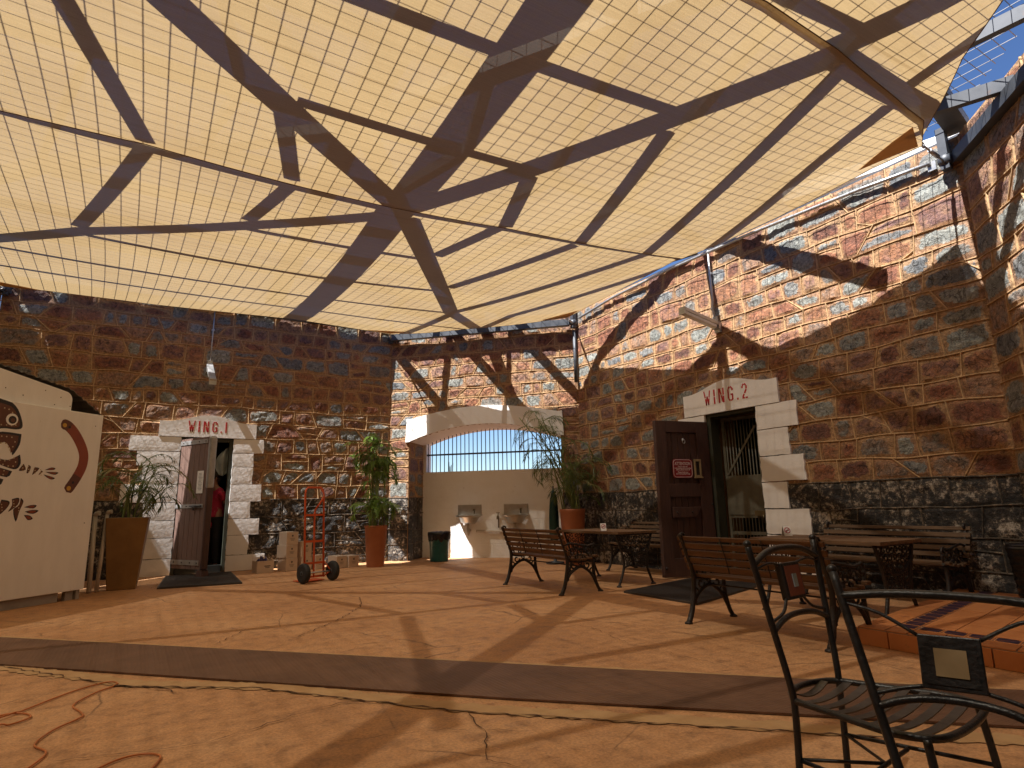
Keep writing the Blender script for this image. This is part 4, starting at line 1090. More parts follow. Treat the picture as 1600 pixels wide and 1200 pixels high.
m = MB(); m.tube([(.455 + .022 * math.cos(a), -.035, 1.83 + .028 * math.sin(a)) for a in [i * 6.283 / 12 for i in range(12)]], .007, seg=6, closed=True); m.ball((.455, -.015, 1.86), .018); m.build('ring_knocker', M_GALV, LF2)
m = MB()
for b in (((.655, -.043, 1.34), (.115, .02, .035)), ((.655, -.043, 1.565), (.115, .02, .03)), ((.61, -.043, 1.45), (.025, .02, .2)), ((.70, -.043, 1.45), (.025, .02, .2))): m.box(*b)
m.box((.655, -.05, 1.325), (.13, .04, .02)); m.build('peep_hatch', M_BEIGET, LF2, bevel=.003)
m = MB(); m.box((.655, -.037, 1.45), (.07, .004, .2)); m.build('hatch_grate', M_IRON, LF2)
SG = thing('warning_sign', 'small dark red ATTENTION sign with white lettering fixed to the open brown door', 'sign', M=LF2.matrix_basis @ Matrix.Translation((.40, -.037, 1.45)))
def rr(w, h, r, n=5):
    P = []
    for cx, cy, a in ((w - r, h - r, 0), (-w + r, h - r, 90), (-w + r, -h + r, 180), (w - r, -h + r, 270)):
        for i in range(n + 1): t = R(a + 90 * i / n); P.append((cx + r * math.cos(t), cy + r * math.sin(t)))
    return P
XZ = Matrix(((1, 0, 0, 0), (0, 0, -1, 0), (0, 1, 0, 0), (0, 0, 0, 1)))     # (x,y,z)->(x,-z,y)
m = MB(); m.prism(rr(.165, .132, .045), 0, .008, M=XZ); m.build('plate', M_SIGN, SG)
m = MB(); m.tube([(x, -.008, z) for x, z in rr(.153, .120, .045)], .0036, seg=4, closed=True); m.build('border', M_WTEXT, SG)
def text(body, size, x, z, parent, mat, name='lettering', y=-.0095, bold=0.0, M=None, sx=1.0):
    cu = bpy.data.curves.new(name, 'FONT'); cu.body = body; cu.size = size; cu.align_x = 'CENTER'; cu.align_y = 'CENTER'; cu.extrude = .0006; cu.offset = bold
    o = bpy.data.objects.new(name, cu); COL.objects.link(o)
    dg = bpy.context.evaluated_depsgraph_get(); me = bpy.data.meshes.new_from_object(o.evaluated_get(dg))
    COL.objects.unlink(o); bpy.data.objects.remove(o)
    me.materials.clear(); me.materials.append(mat); me.name = name
    o = bpy.data.objects.new(name, me); COL.objects.link(o); o.parent = parent
    o.matrix_local = (M or Matrix.Identity(4)) @ Matrix.Translation((x, y, z)) @ Matrix.Rotation(R(90), 4, 'X') @ Matrix.Diagonal((sx, 1, 1, 1))
    return o
text('ATTENTION', .06, 0, .066, SG, M_WTEXT, bold=.0012, sx=.78)
for s, z, k in (('Due to the salt', .026, 1), ('in the washing and its corroding', .004, .82), ('effects, please ensure all', -.018, .9), ('Please hold your', -.052, 1), ('door when passing through', -.074, .8)):
    text(s, .026, 0, z, SG, M_WTEXT, bold=.0006, sx=k)

# inner barred gate of wing 2
GT = thing('barred_gate', 'rusty olive barred iron gate with a solid lock plate inside the WING.2 doorway', 'gate', (7.24, 5.93, .02), R(-84))
gw, gh = .66, 2.18
m = MB()
for z in (.03, .55, .78, 1.32, gh - .03): m.box((gw / 2, 0, z), (gw, .012, .045))
for x in (.02, gw - .02): m.box((x, 0, gh / 2), (.04, .014, gh))
m.build('gate_frame', M_BARS, GT)
for i in range(12):
    x = .06 + i * (gw - .12) / 11
    m = MB(); m.tube([(x, 0, .03), (x, 0, gh - .03)], .009, seg=6); m.build('bar', M_BARS, GT)
m = MB(); m.box((gw / 2, -.014, 1.05), (gw - .03, .008, .5)); p_ = m.build('lock_plate', M_BARS, GT)
m = MB(); m.box((gw - .14, -.04, .82), (.16, .05, .07)); m.tube([(gw - .1, -.06, .80), (gw - .1, -.06, .70), (gw - .06, -.06, .70), (gw - .06, -.06, .80)], .008, seg=6); m.build('lock', M_BRASS, p_)
m = MB(); m.bar((.05, -.014, 1.36), (gw - .12, -.014, 2.02), .008, .03); m.build('diagonal_brace', M_BARS, GT)
m = MB(); m.box((.45, 5.0, 1.35), (.8, .03, .06)); 
# ------------------------------------------------------------------ doormats
def mat_(poly, label, n=16):
    o = thing('doormat', label, 'doormat', (sum(p[0] for p in poly) / 4, sum(p[1] for p in poly) / 4, 0))
    P = [(p[0] - o.location.x, p[1] - o.location.y) for p in poly]
    m = MB(); m.prism(P, .001, .022); m.build('rubber_base', M_MATB, o)
    m = MB()
    for i in range(n):
        t0 = (i + .2) / n; t1 = (i + .8) / n
        a = Vector(P[0]).lerp(Vector(P[3]), t0); b = Vector(P[1]).lerp(Vector(P[2]), t0); c = Vector(P[1]).lerp(Vector(P[2]), t1); d = Vector(P[0]).lerp(Vector(P[3]), t1)
        m.prism([tuple(a.lerp(b, .02)), tuple(b.lerp(a, .02)), tuple(c.lerp(d, .02)), tuple(d.lerp(c, .02))], .02, .026)
    m.build('ribs', M_MATB, o)
M_MATB = pm('black_rubber_mat', (.045, .037, .034), (.028, .023, .021), scale=6, rough=.6, c3=(.12, .075, .045), c3s=5, c3t=.66)
mat_([(.34, 9.74), (1.38, 9.60), (1.46, 11.45), (.50, 11.40)], 'dark ribbed rubber mat in front of the WING.1 doorway', 30)
mat_([(4.84, 4.44), (6.62, 4.98), (6.35, 5.92), (4.86, 5.55)], 'dark rubber mat in front of the open brown WING.2 door', 30)

# ------------------------------------------------------------------ painted kiosk at the left
KI = thing('painted_kiosk', 'cream painted timber kiosk with a lizard and boomerang painting and tin roof', 'kiosk', (-.45, 9.35, 0), R(-135))
# local x runs along the front to the viewer's left, local y towards the yard is negative? front face at y=0, body behind (+y away from the yard is -y)
Lk = 3.2
# world: x_local -> (-.707,-.707), y_local -> (.707,-.707) = towards the yard
m = MB(); m.box((Lk / 2, -.03, 1.18), (Lk, .06, 2.14)); m.build('front_panel', M_KIOSK, KI, bevel=.006)
m = MB(); m.box((Lk / 2, -.55, 1.12), (Lk - .06, .96, 1.98)); m.build('body', M_KIOSKD, KI)
m = MB(); m.box((Lk / 2 + .14, -.075, .055), (Lk - .3, .05, .11)); m.box((.06, -.05, .055), (.045, .06, .11)); m.box((.15, -.07, .055), (.10, .05, .11)); m.build('plinth', M_KIOSKD, KI)
# upper sloping board with a rounded corner, standing behind the top of the front panel
P = [(.40, 2.2)]
for i in range(9):
    a = R(0 + 80 * i / 8); P.append((.50 - .10 * math.cos(a), 2.385 + .10 * math.sin(a)))
P += [(1.40, 2.625), (Lk, 2.88), (Lk, 2.2)]
m = MB(); m.prism(P, .064, .10, M=Matrix(((1, 0, 0, 0), (0, 0, -1, 0), (0, 1, 0, 0), (0, 0, 0, 1)))); m.build('gable_board', M_KIOSK, KI)
m = MB(); m.box((.2, -.12, 2.245), (.42, .06, .03)); m.build('top_rail', M_KIOSKD, KI)
# corrugated roof sheet following the gable
m = MB(); vs = []; fs = []; n = 90
for i in range(n + 1):
    s = -.06 + 3.3 * i / n; zz_ = (2.265 + .56 * s if s < .42 else 2.5 + .142 * (s - .42)) + .010 * math.sin(s * 2 * math.pi / .062)
    zz_ += .035; vs += [(s, -.085, zz_), (s, -1.05, zz_ + .02), (s, -.085, zz_ - .006), (s, -1.05, zz_ + .014)]
for i in range(n): a = i * 4; fs += [(a, a + 4, a + 5, a + 1), (a + 2, a + 3, a + 7, a + 6), (a, a + 2, a + 6, a + 4)]
m.add(vs, fs, smooth=False); m.build('corrugated_roof', M_TIN, KI)
m = MB()
for s, z in ((.62, 2.3), (1.0, 2.35), (.42, 2.31), (.75, 2.45), (1.2, 2.4), (.1, 2.1), (.1, .9), (.55, 2.4)): m.ball((s, .002 if z < 2.25 else -.062, z), .006, 6, 4)
m.build('nail_head', M_IRON, KI)
KM = Matrix(((1, 0, 0, 0), (0, 0, 1, 0), (0, 1, 0, 0), (0, 0, 0, 1)))      # poly (s, z) extruded along +y
def kpix(x, y):       # picture plane of the painting (metres on the panel): s to the left, z up
    return x, y
def paint(polys, mat, name, z0=.0, z1=.0015, parent=None):
    m = MB()
    for P in polys: m.prism(P, z0, z1, M=KM)
    return m.build(name, mat, parent or KI)
def smooth_poly(P, n=5):
    return [(p.x, p.y) for p in spline([(a, b, 0) for a, b in P] + [(*P[0], 0)], n)][:-1]
# boomerang: outer and inner arcs
bo = spline([(.56, 2.075, 0), (.46, 2.055, 0), (.335, 1.94, 0), (.225, 1.76, 0), (.215, 1.60, 0), (.28, 1.44, 0), (.385, 1.27, 0)], 6)
hw = [.0] + [min(.062, .03 + .012 * i) if i < len(bo) / 2 else min(.062, .03 + .012 * (len(bo) - i)) for i in range(1, len(bo) - 1)] + [.0]
def band(pts, hw):
    a, b = [], []
    for i, p in enumerate(pts):
        t = pts[min(i + 1, len(pts) - 1)] - pts[max(i - 1, 0)]; t = Vector((t.x, t.y)).normalized(); nn = Vector((-t.y, t.x))
        a.append((p.x + nn.x * hw[i], p.y + nn.y * hw[i])); b.append((p.x - nn.x * hw[i], p.y - nn.y * hw[i]))
    return [[a[i], a[i + 1], b[i + 1], b[i]] for i in range(len(a) - 1)]
bm_ = paint(band(bo, hw), M_PAINTR, 'boomerang_painting')
paint(band(bo, hw)[:7], M_PAINTB, 'dark_tip', .0015, .002, bm_); paint(band(bo, hw)[-7:], M_PAINTB, 'dark_tip', .0015, .002, bm_)
def disc(c, r, n=12, k=1.0): return [(c[0] + r * math.cos(6.283 * i / n), c[1] + r * k * math.sin(6.283 * i / n)) for i in range(n)]
paint([disc((.51, 2.062), .026), disc((.36, 1.315), .028)], M_PAINTY, 'yellow_spot', .002, .0026, bm_)
paint([disc((.445, 2.045), .016), disc((.315, 1.385), .016)], M_PAINTK, 'black_spot', .002, .0026, bm_)
# lizard (head up, body to the lower left, two legs with clawed feet); s grows to the viewer's left
blk = []; brn = []; dots = []
def limb(P): brn.append(smooth_poly(P, 4)); blk.append([(x + (x - sum(p[0] for p in P) / len(P)) * .0, z) for x, z in smooth_poly(P, 4)])
parts = [
 [(1.20, 2.235), (1.13, 2.17), (1.07, 2.05), (1.06, 1.97), (1.13, 1.945), (1.28, 1.94), (1.40, 1.87), (1.62, 1.84), (1.66, 2.1), (1.45, 2.26)],           # head
 [(1.055, 1.90), (1.06, 1.78), (1.12, 1.64), (1.14, 1.72), (1.22, 1.80), (1.34, 1.72), (1.5, 1.66), (1.6, 1.79), (1.40, 1.86), (1.26, 1.905)],               # jaw
 [(1.04, 1.66), (1.02, 1.52), (1.06, 1.42), (1.16, 1.44), (1.30, 1.50), (1.5, 1.46), (1.5, 1.56), (1.30, 1.58), (1.16, 1.56)],                             # shoulder
 [(1.10, 1.385), (1.15, 1.285), (1.35, 1.35), (1.55, 1.32), (1.55, 1.45), (1.35, 1.46)],
 [(1.18, 1.25), (1.22, 1.15), (1.40, 1.21), (1.6, 1.2), (1.6, 1.32), (1.40, 1.325)],
 [(1.25, 1.11), (1.30, 1.01), (1.45, 1.06), (1.65, 1.05), (1.65, 1.18), (1.45, 1.185)],
 [(1.30, .97), (1.24, .80), (1.27, .70), (1.36, .82), (1.5, .90), (1.65, .92), (1.65, 1.02), (1.42, 1.03)],
]
arm1 = [[(.985, 1.515), (.955, 1.42), (1.03, 1.40)], [(.93, 1.50), (.90, 1.47), (.915, 1.38), (.94, 1.37)], [(.86, 1.47), (.80, 1.45), (.87, 1.34), (.865, 1.40)], [(.775, 1.42), (.755, 1.40), (.80, 1.34)]]
arm2 = [[(1.17, .93), (1.08, .90), (1.11, .78), (1.22, .64), (1.19, .80)], [(1.06, .94), (.985, .96), (.99, .85), (1.08, .74), (1.05, .84)], [(.965, .96), (.93, .90), (.96, .75), (.985, .58), (1.03, .77), (.975, .84)]]
toes1 = [[(.735, 1.43), (.66, 1.48), (.61, 1.47), (.63, 1.44)], [(.725, 1.40), (.64, 1.405), (.565, 1.40), (.60, 1.36), (.66, 1.37)], [(.74, 1.355), (.66, 1.33), (.60, 1.30), (.64, 1.275), (.70, 1.31)]]
toes2 = [[(.915, .81), (.84, .845), (.775, .84), (.81, .79)], [(.90, .74), (.82, .765), (.745, .755), (.79, .705), (.85, .71)], [(.905, .685), (.84, .675), (.80, .62), (.85, .60), (.88, .64)]]
fz = lambda P: [(x - .05, 1.7 - (1.7 - z) * .68 if z < 1.7 else z) for x, z in P]
parts, arm1, arm2, toes1, toes2 = [[fz(P) for P in L] for L in (parts, arm1, arm2, toes1, toes2)]
allp = parts + arm1 + arm2
grown = []
for P in allp:
    cx = sum(p[0] for p in P) / len(P); cz = sum(p[1] for p in P) / len(P)
    S = smooth_poly(P, 3)
    grown.append(S)
lz = paint(grown, M_PAINTK, 'lizard_painting')
inner = []
for P in allp:
    cx = sum(p[0] for p in P) / len(P); cz = sum(p[1] for p in P) / len(P)
    inner.append([(cx + (x - cx) * .86, cz + (z - cz) * .80) for x, z in smooth_poly(P, 3)])
paint(inner, M_PAINTB, 'brown_fill', .0015, .002, lz)
paint([smooth_poly(P, 3) for P in toes1 + toes2], M_PAINTK, 'claw', 0, .0015, lz)
paint([smooth_poly([(x + (sum(p[0] for p in P) / len(P) - x) * .35, z + (sum(p[1] for p in P) / len(P) - z) * .35) for x, z in P], 3) for P in toes1 + toes2], M_PAINTR, 'claw_fill', .0015, .002, lz)
dt = []
for P in parts:
    cx = sum(p[0] for p in P) / len(P); cz = sum(p[1] for p in P) / len(P)
    S = spline([(cx + (x - cx) * .72, cz + (z - cz) * .60, 0) for x, z in P] + [(cx + (P[0][0] - cx) * .72, cz + (P[0][1] - cz) * .60, 0)], 6)
    acc = 0
    for a, b in zip(S[:-1], S[1:]):
        acc += (b - a).length
        if acc > .045: acc = 0; dt.append(disc((b.x, b.y), .0085, 6))
for P in arm1 + arm2:
    cx = sum(p[0] for p in P) / len(P); cz = sum(p[1] for p in P) / len(P); dt += [disc((cx, cz), .008, 6), disc((cx + .008, cz + .03), .007, 6), disc((cx - .005, cz - .03), .007, 6)]
paint(dt, M_DOT, 'dotted_pattern', .002, .0027, lz)
paint([disc((1.13, 2.05), .066, 16, 1.0)], M_KIOSK, 'eye_white', .0021, .0028, lz)
paint([disc((1.125, 2.046), .044, 14, 1.0)], M_PAINTK, 'eye_ring', .0029, .0033, lz)
paint([disc((1.12, 2.042), .023, 12, 1.0)], M_PAINTB, 'pupil', .0034, .0038, lz)

# leaning white pipes between kiosk and planter
for i, (a, b, rr_, lab) in enumerate((((-.42, 9.88, 0), (-.45, 10.1, .98), .028, 'dull white plastic pipe leaning behind the kiosk corner, the shorter and nearer the kiosk'),
                                     ((-.34, 9.93, 0), (-.315, 10.05, 1.0), .024, 'white pipe with a bright bent top leaning against the tall square planter'))):
    o = thing('white_pipe', lab, 'pipe', a, group='leaning white pipes')
    e = Vector(b) - Vector(a); m = MB(); m.tube([(0, 0, 0.01), tuple(e)], rr_, seg=10); m.build('tube', M_PIPE, o)
    m = MB(); m.tube([tuple(e), tuple(e + Vector((.01, 0, .03))), tuple(e + Vector((.05, -.02, .035)))], rr_ * 1.15, seg=10); m.build('elbow', M_PIPE, o)
# ------------------------------------------------------------------ plants
def leaflet(m, p, d, L, w, droop, tw):
    d = d.normalized(); side = d.cross(Vector((0, 0, 1)))
    side = side.normalized() if side.length > .05 else Vector((1, 0, 0))
    side = (side * math.cos(tw) + d.cross(side) * math.sin(tw))
    a = p; b = p + d * L * .5 + Vector((0, 0, -droop * L * .15)); c = p + d * L * .95 + Vector((0, 0, -droop * L * .55))
    m.add([a - side * w * .25, a + side * w * .25, b + side * w * .5, b - side * w * .5, c], [(0, 1, 2, 3), (3, 2, 4)])
def frond(m, mr, base, az, el, L, droop, n, ll, w, q):
    P = []; p = Vector(base); e = el; st = L / 12
    for i in range(13):
        P.append(p.copy()); p = p + Vector((math.cos(az) * math.cos(e), math.sin(az) * math.cos(e), math.sin(e))) * st; e -= droop / 12 * (1 + i * .12)
    mr.tube(P, [.006 * (1 - .8 * i / 12) for i in range(13)], seg=5)
    for k in range(n):
        t = .22 + .78 * k / (n - 1); f = t * 12; i = min(11, int(f)); pt = P[i].lerp(P[i + 1], f - i); tg = (P[i + 1] - P[i]).normalized()
        sd = tg.cross(Vector((0, 0, 1))); sd = sd.normalized() if sd.length > .05 else Vector((1, 0, 0))
        l = ll * (1 - abs(t - .5) * .9) * q.uniform(.8, 1.15)
        for s in (-1, 1):
            leaflet(m, pt, sd * s * .8 + tg * (.65 + .3 * t) + Vector((0, 0, .18 + q.uniform(-.15, .15))), l, w * q.uniform(.8, 1.2), .6 + q.uniform(0, .5), q.uniform(-.4, .4))
def palm(name, label, loc, canes, q, mat, nfr, ll, w, group=None, dry=0, dr=(1.5, 2.4), fl=(.42, .72), t0=.62):
    root = thing(name, label, 'palm', loc, group=group)
    mc, mf, md = MB(), MB(), MB()
    for (x, y, dx, dy, h) in canes:
        P = spline([(x, y, 0), (x + dx * .25, y + dy * .25, h * .35), (x + dx * .6, y + dy * .6, h * .7), (x + dx, y + dy, h)], 5)
        mc.tube(P, [.013 - .005 * i / (len(P) - 1) for i in range(len(P))], seg=6)
        for k in range(nfr):
            az = q.uniform(0, 6.283); t = q.uniform(t0, 1.0); b = P[int(t * (len(P) - 1))]
            frond(md if q.random() < dry else mf, mc, b, az, q.uniform(.55, 1.25), q.uniform(*fl), q.uniform(*dr), 13, ll, w, q)
    mc.build('canes', M_CANE, root); mf.build('fronds', mat, root)
    if md.v: md.build('dry_fronds', M_LEAF3, root)
    return root
q = random.Random(12)
# tall round terracotta pot with the bright bamboo palm
RP = thing('round_planter', 'tall round terracotta planter pot holding the bright green cane palm beside the alcove', 'planter', (3.70, 10.74, 0), group='terracotta planters')
prof = [(.0, 0), (.148, 0), (.152, .012), (.195, .665), (.20, .67), (.205, .70), (.203, .712), (.188, .712), (.184, .66), (.0, .655)]
m = MB(); m.lathe(prof[:8] + [(.184, .64)], seg=32); m.build('pot', M_TERRA, RP); m = MB(); m.lathe([(.187, .63), (.1, .655), (.0, .66)], seg=24); m.build('soil', M_SOIL, RP)
cn = [(q.uniform(-.10, .10), q.uniform(-.08, .1), q.uniform(-.14, .16), q.uniform(.0, .26), q.uniform(1.15, 1.70)) for _ in range(12)] + [(q.uniform(-.1, .1), q.uniform(-.1, .1), q.uniform(-.2, .2), q.uniform(-.15, .1), q.uniform(.25, .6)) for _ in range(6)]
palm('cane_palm', 'bright sunlit cane palm with bushy top growing from the round terracotta planter', (3.70, 10.74, .66), cn, q, M_LEAF1, 6, .16, .019, dr=(.8, 1.9), fl=(.28, .55), t0=.58)
# right palm, darker and leaning to the left over the sinks
RP2 = thing('round_planter', 'terracotta planter in the wall corner behind the far table, mostly hidden', 'planter', (6.48, 8.62, 0), group='terracotta planters')
m = MB(); m.lathe([(a * 1.1, b * 1.31) for a, b in prof[:8]] + [(.2, .85)], seg=32); m.build('pot', M_TERRA, RP2); m = MB(); m.lathe([(.206, .84), (.1, .87), (.0, .875)], seg=24); m.build('soil', M_SOIL, RP2)
cn = [(q.uniform(-.12, .12), q.uniform(-.12, .12), -.62 + q.uniform(-.2, .3), .40 + q.uniform(-.2, .2), q.uniform(1.35, 1.75)) for _ in range(7)] + [(q.uniform(-.13, .13), q.uniform(-.13, .13), q.uniform(-.3, .15), q.uniform(-.15, .2), q.uniform(.3, 1.1)) for _ in range(11)]
palm('cane_palm', 'dark leaning palm with long thin arching fronds in front of the barred window', (6.48, 8.62, .88), cn, q, M_LEAF2, 4, .20, .013, dry=.12, dr=(1.0, 2.2), fl=(.4, .85), t0=.5)
# square planter by the kiosk
SP = thing('square_planter', 'tall tapered square brown planter next to the painted kiosk', 'planter', (-.06, 10.16, 0), R(-4))
m = MB(); b, t, h = .165, .25, .95
o_ = [(-b, -b, 0), (b, -b, 0), (b, b, 0), (-b, b, 0), (-t, -t, h), (t, -t, h), (t, t, h), (-t, t, h)]
i_ = [(-t + .02, -t + .02, h), (t - .02, -t + .02, h), (t - .02, t - .02, h), (-t + .02, t - .02, h), (-t + .025, -t + .025, h - .06), (t - .025, -t + .025, h - .06), (t - .025, t - .025, h - .06), (-t + .025, t - .025, h - .06)]
m.add(o_ + i_, [(0, 3, 2, 1), (0, 1, 5, 4), (1, 2, 6, 5), (2, 3, 7, 6), (3, 0, 4, 7), (4, 5, 9, 8), (5, 6, 10, 9), (6, 7, 11, 10), (7, 4, 8, 11), (8, 9, 13, 12), (9, 10, 14, 13), (10, 11, 15, 14), (11, 8, 12, 15)])
m.build('pot', M_BROWNPOT, SP, bevel=.008)
m = MB(); m.box((0, 0, h - .07), (t * 1.78, t * 1.78, .02)); m.build('soil', M_SOIL, SP)
cn = [(q.uniform(-.12, .12), q.uniform(-.12, .12), q.uniform(-.1, .35), q.uniform(-.2, .12), q.uniform(.25, .85)) for _ in range(8)]
palm('cane_palm', 'small sparse palm with drooping fronds in the tall square brown planter', (-.06, 10.16, .89), cn, q, M_LEAF2, 4, .20, .016, dry=.3, dr=(1.0, 2.2), fl=(.35, .8))
# dry twig outside behind the bars
o = thing('bare_shrub', 'bare twiggy shrub top showing outside behind the left window bars', 'shrub', (5.95, 12.35, 0)); m = MB()
for dx, h in ((-.04, 2.0), (.02, 1.93), (.06, 1.97), (-.01, 1.9)): m.tube(spline([(0, 0, 0), (dx * .3, 0, 1.2), (dx, .02, h)], 4), .008, seg=5)
m.build('twigs', M_LEAF3, o)

# ------------------------------------------------------------------ hand truck
HT = thing('hand_truck', 'orange steel hand truck with two black tyres standing upright near the cartons', 'hand truck', (2.275, 9.10, 0), R(20))
lean = lambda z: .05 + .06 * z
m = MB(); w_ = .155
pts = [(-w_, lean(.06), .06), (-w_, lean(1.22), 1.22), (-w_ * .93, lean(1.29), 1.29), (-w_ * .7, lean(1.325), 1.325), (w_ * .7, lean(1.325), 1.325), (w_ * .93, lean(1.29), 1.29), (w_, lean(1.22), 1.22), (w_, lean(.06), .06)]
m.tube(pts, .0145, seg=8); m.build('frame', M_ORANGE, HT)
m = MB(); m.tube(spline([(.10, lean(1.31), 1.315), (.115, lean(1.2) - .06, 1.22), (.06, lean(1.1) - .05, 1.10), (.015, lean(1.0), 1.0), (.0, lean(.8), .82), (-.005, lean(.06), .06)], 5), .0135, seg=8); m.build('centre_tube', M_ORANGE, HT)
for z in (.93, .56, .26, .075):
    m = MB(); m.bar((-w_, lean(z), z), (w_, lean(z), z), .014, .03); m.build('rung', M_ORANGE, HT)
m = MB(); m.box((0, .17, .018), (.36, .24, .010)); m.build('toe_plate', M_ORANGE, HT)
m = MB()
for s in (-1, 1): m.tube([(s * w_, lean(.28), .28), (s * .20, -.04, .16)], .010, seg=6); m.tube([(s * w_, lean(.06), .06), (s * .20, -.04, .14)], .010, seg=6)
m.build('axle_bracket', M_ORANGE, HT)
m = MB(); m.tube([(-.25, -.05, .14), (.25, -.05, .14)], .011, seg=8); m.build('axle', M_GALV, HT)
RY = Matrix.Rotation(R(90), 4, 'Y')
for s in (-1, 1):
    T = Matrix.Translation((s * .235, -.05, .14)) @ RY
    m = MB(); m.lathe([(.075, -.034), (.11, -.040), (.132, -.026), (.14, 0), (.132, .026), (.11, .040), (.075, .034)], seg=26, M=T); wh = m.build('tyre', M_TYRE, HT)
    m = MB(); m.lathe([(.0, -.03), (.03, -.036), (.034, -.02), (.076, -.024), (.078, .024), (.034, .02), (.03, .036), (.0, .03)], seg=22, M=T); m.build('rim', M_STEEL, wh)
# ------------------------------------------------------------------ cartons
def carton(label, x, y, z, w, d, h, rz, tall=False):
    o = thing('carton', label, 'carton', (x, y, z), rz, 'white cartons by the wall')
    m = MB(); m.box((0, 0, h / 2), (w, d, h)); b = m.build('box', M_CARD, o, bevel=.004)
    m = MB(); m.box((0, 0, h + .0012), (w * .2, d, .002)); m.box((0, -d / 2 - .0012, h * .93), (w * .2, .002, h * .14)); m.build('tape', M_PIPE, o)
    m = MB(); m.box((.0, -d / 2 - .0016, h * .70), (w * .13, .002, h * .13))
    for k in range(3): m.box((.0, -d / 2 - .0016, h * (.5 - .08 * k)), (w * (.42 - .08 * k), .002, h * .022))
    m.build('print', M_PRINT, o)
rr2 = R(20)
carton('white carton at the bottom of the three high stack', 2.30, 11.16, 0, .21, .28, .212, R(17))
carton('white carton in the middle of the three high stack', 2.285, 11.165, .214, .215, .28, .212, R(21))
carton('white carton on top of the three high stack', 2.30, 11.17, .428, .21, .28, .215, R(15))
carton('white carton at the bottom of the two high stack behind the hand truck', 2.565, 11.15, 0, .18, .24, .215, R(14))
carton('taller white carton on top of the two high stack behind the hand truck', 2.555, 11.15, .217, .18, .24, .255, R(12))
carton('single white carton standing behind the right bars of the hand truck', 2.775, 11.13, 0, .17, .24, .235, R(16))
carton('left of the two white cartons side by side near the round planter', 3.12, 11.06, 0, .205, .28, .205, R(17))
carton('right of the two white cartons side by side, next to the round planter', 3.345, 11.07, 0, .20, .26, .20, R(15))
OB = thing('open_carton', 'open white carton stuffed with blue paper left of the carton stacks', 'carton', (1.90, 11.12, 0), R(10))
m = MB(); w_, d_, h_ = .27, .24, .19
for (c, s) in (((0, -d_ / 2, h_ / 2), (w_, .006, h_)), ((0, d_ / 2, h_ / 2), (w_, .006, h_)), ((-w_ / 2, 0, h_ / 2), (.006, d_ - .008, h_)), ((w_ / 2, 0, h_ / 2), (.006, d_ - .008, h_)), ((0, 0, .004), (w_ - .01, d_ - .01, .006))): m.box(c, s)
m.build('box', M_CARD, OB)
m = MB(); m.bar((-w_ / 2, -d_ / 2, h_), (w_ / 2, -d_ / 2, h_), .004, .004); m.add([(-w_ / 2, d_ / 2, h_), (w_ / 2, d_ / 2, h_), (w_ / 2 - .02, d_ / 2 + .08, h_ + .05), (-w_ / 2 + .02, d_ / 2 + .08, h_ + .05)], [(0, 1, 2, 3)]); m.build('flap', M_CARD, OB)
m = MB(); qq = random.Random(2)
for k in range(9):
    c = Vector((qq.uniform(-.08, .06), qq.uniform(-.07, .07), h_ - .02)); a = qq.uniform(0, 6.28); L = qq.uniform(.05, .09)
    m.add([c, c + Vector((math.cos(a) * L, math.sin(a) * L, .02)), c + Vector((math.cos(a + .9) * L * .7, math.sin(a + .9) * L * .7, qq.uniform(.05, .11))), c + Vector((0, 0, .03))], [(0, 1, 2), (0, 2, 3)])
m.build('crumpled_paper', M_BLUEP, OB)
m = MB(); m.box((.03, -d_ / 2 - .0045, .11), (.10, .002, .014)); m.box((.03, -d_ / 2 - .0045, .085), (.07, .002, .008)); m.build('print', M_PRINT, OB)
# ------------------------------------------------------------------ bin
BN = thing('rubbish_bin', 'teal plastic bin with a black liner bag at the left edge of the alcove', 'bin', (5.02, 10.93, 0))
m = MB(); m.lathe([(.0, .0), (.165, .0), (.17, .02), (.195, .50), (.205, .505), (.205, .53), (.19, .53), (.185, .3)], seg=28); m.build('tub', M_TEAL, BN)
m = MB(); n = 36; vs = []; fs = []; qq = random.Random(8)
prof_ = [(.185, .44), (.188, .535), (.200, .548), (.213, .535), (.211, .49), (.208, .44), (.205, .40)]
for i, (r_, z) in enumerate(prof_):
    for k in range(n):
        a = 6.283 * k / n; f = .0 if i < 3 else .012; vs.append(((r_ + qq.uniform(0, f)) * math.cos(a), (r_ + qq.uniform(0, f)) * math.sin(a), z + (qq.uniform(-.05, .02) if i == len(prof_) - 1 else qq.uniform(-.006, .006))))
for i in range(len(prof_) - 1):
    for k in range(n): fs.append((i * n + k, i * n + (k + 1) % n, (i + 1) * n + (k + 1) % n, (i + 1) * n + k))
m.add(vs, fs, smooth=True); m.build('liner_bag', M_BLACKP, BN)
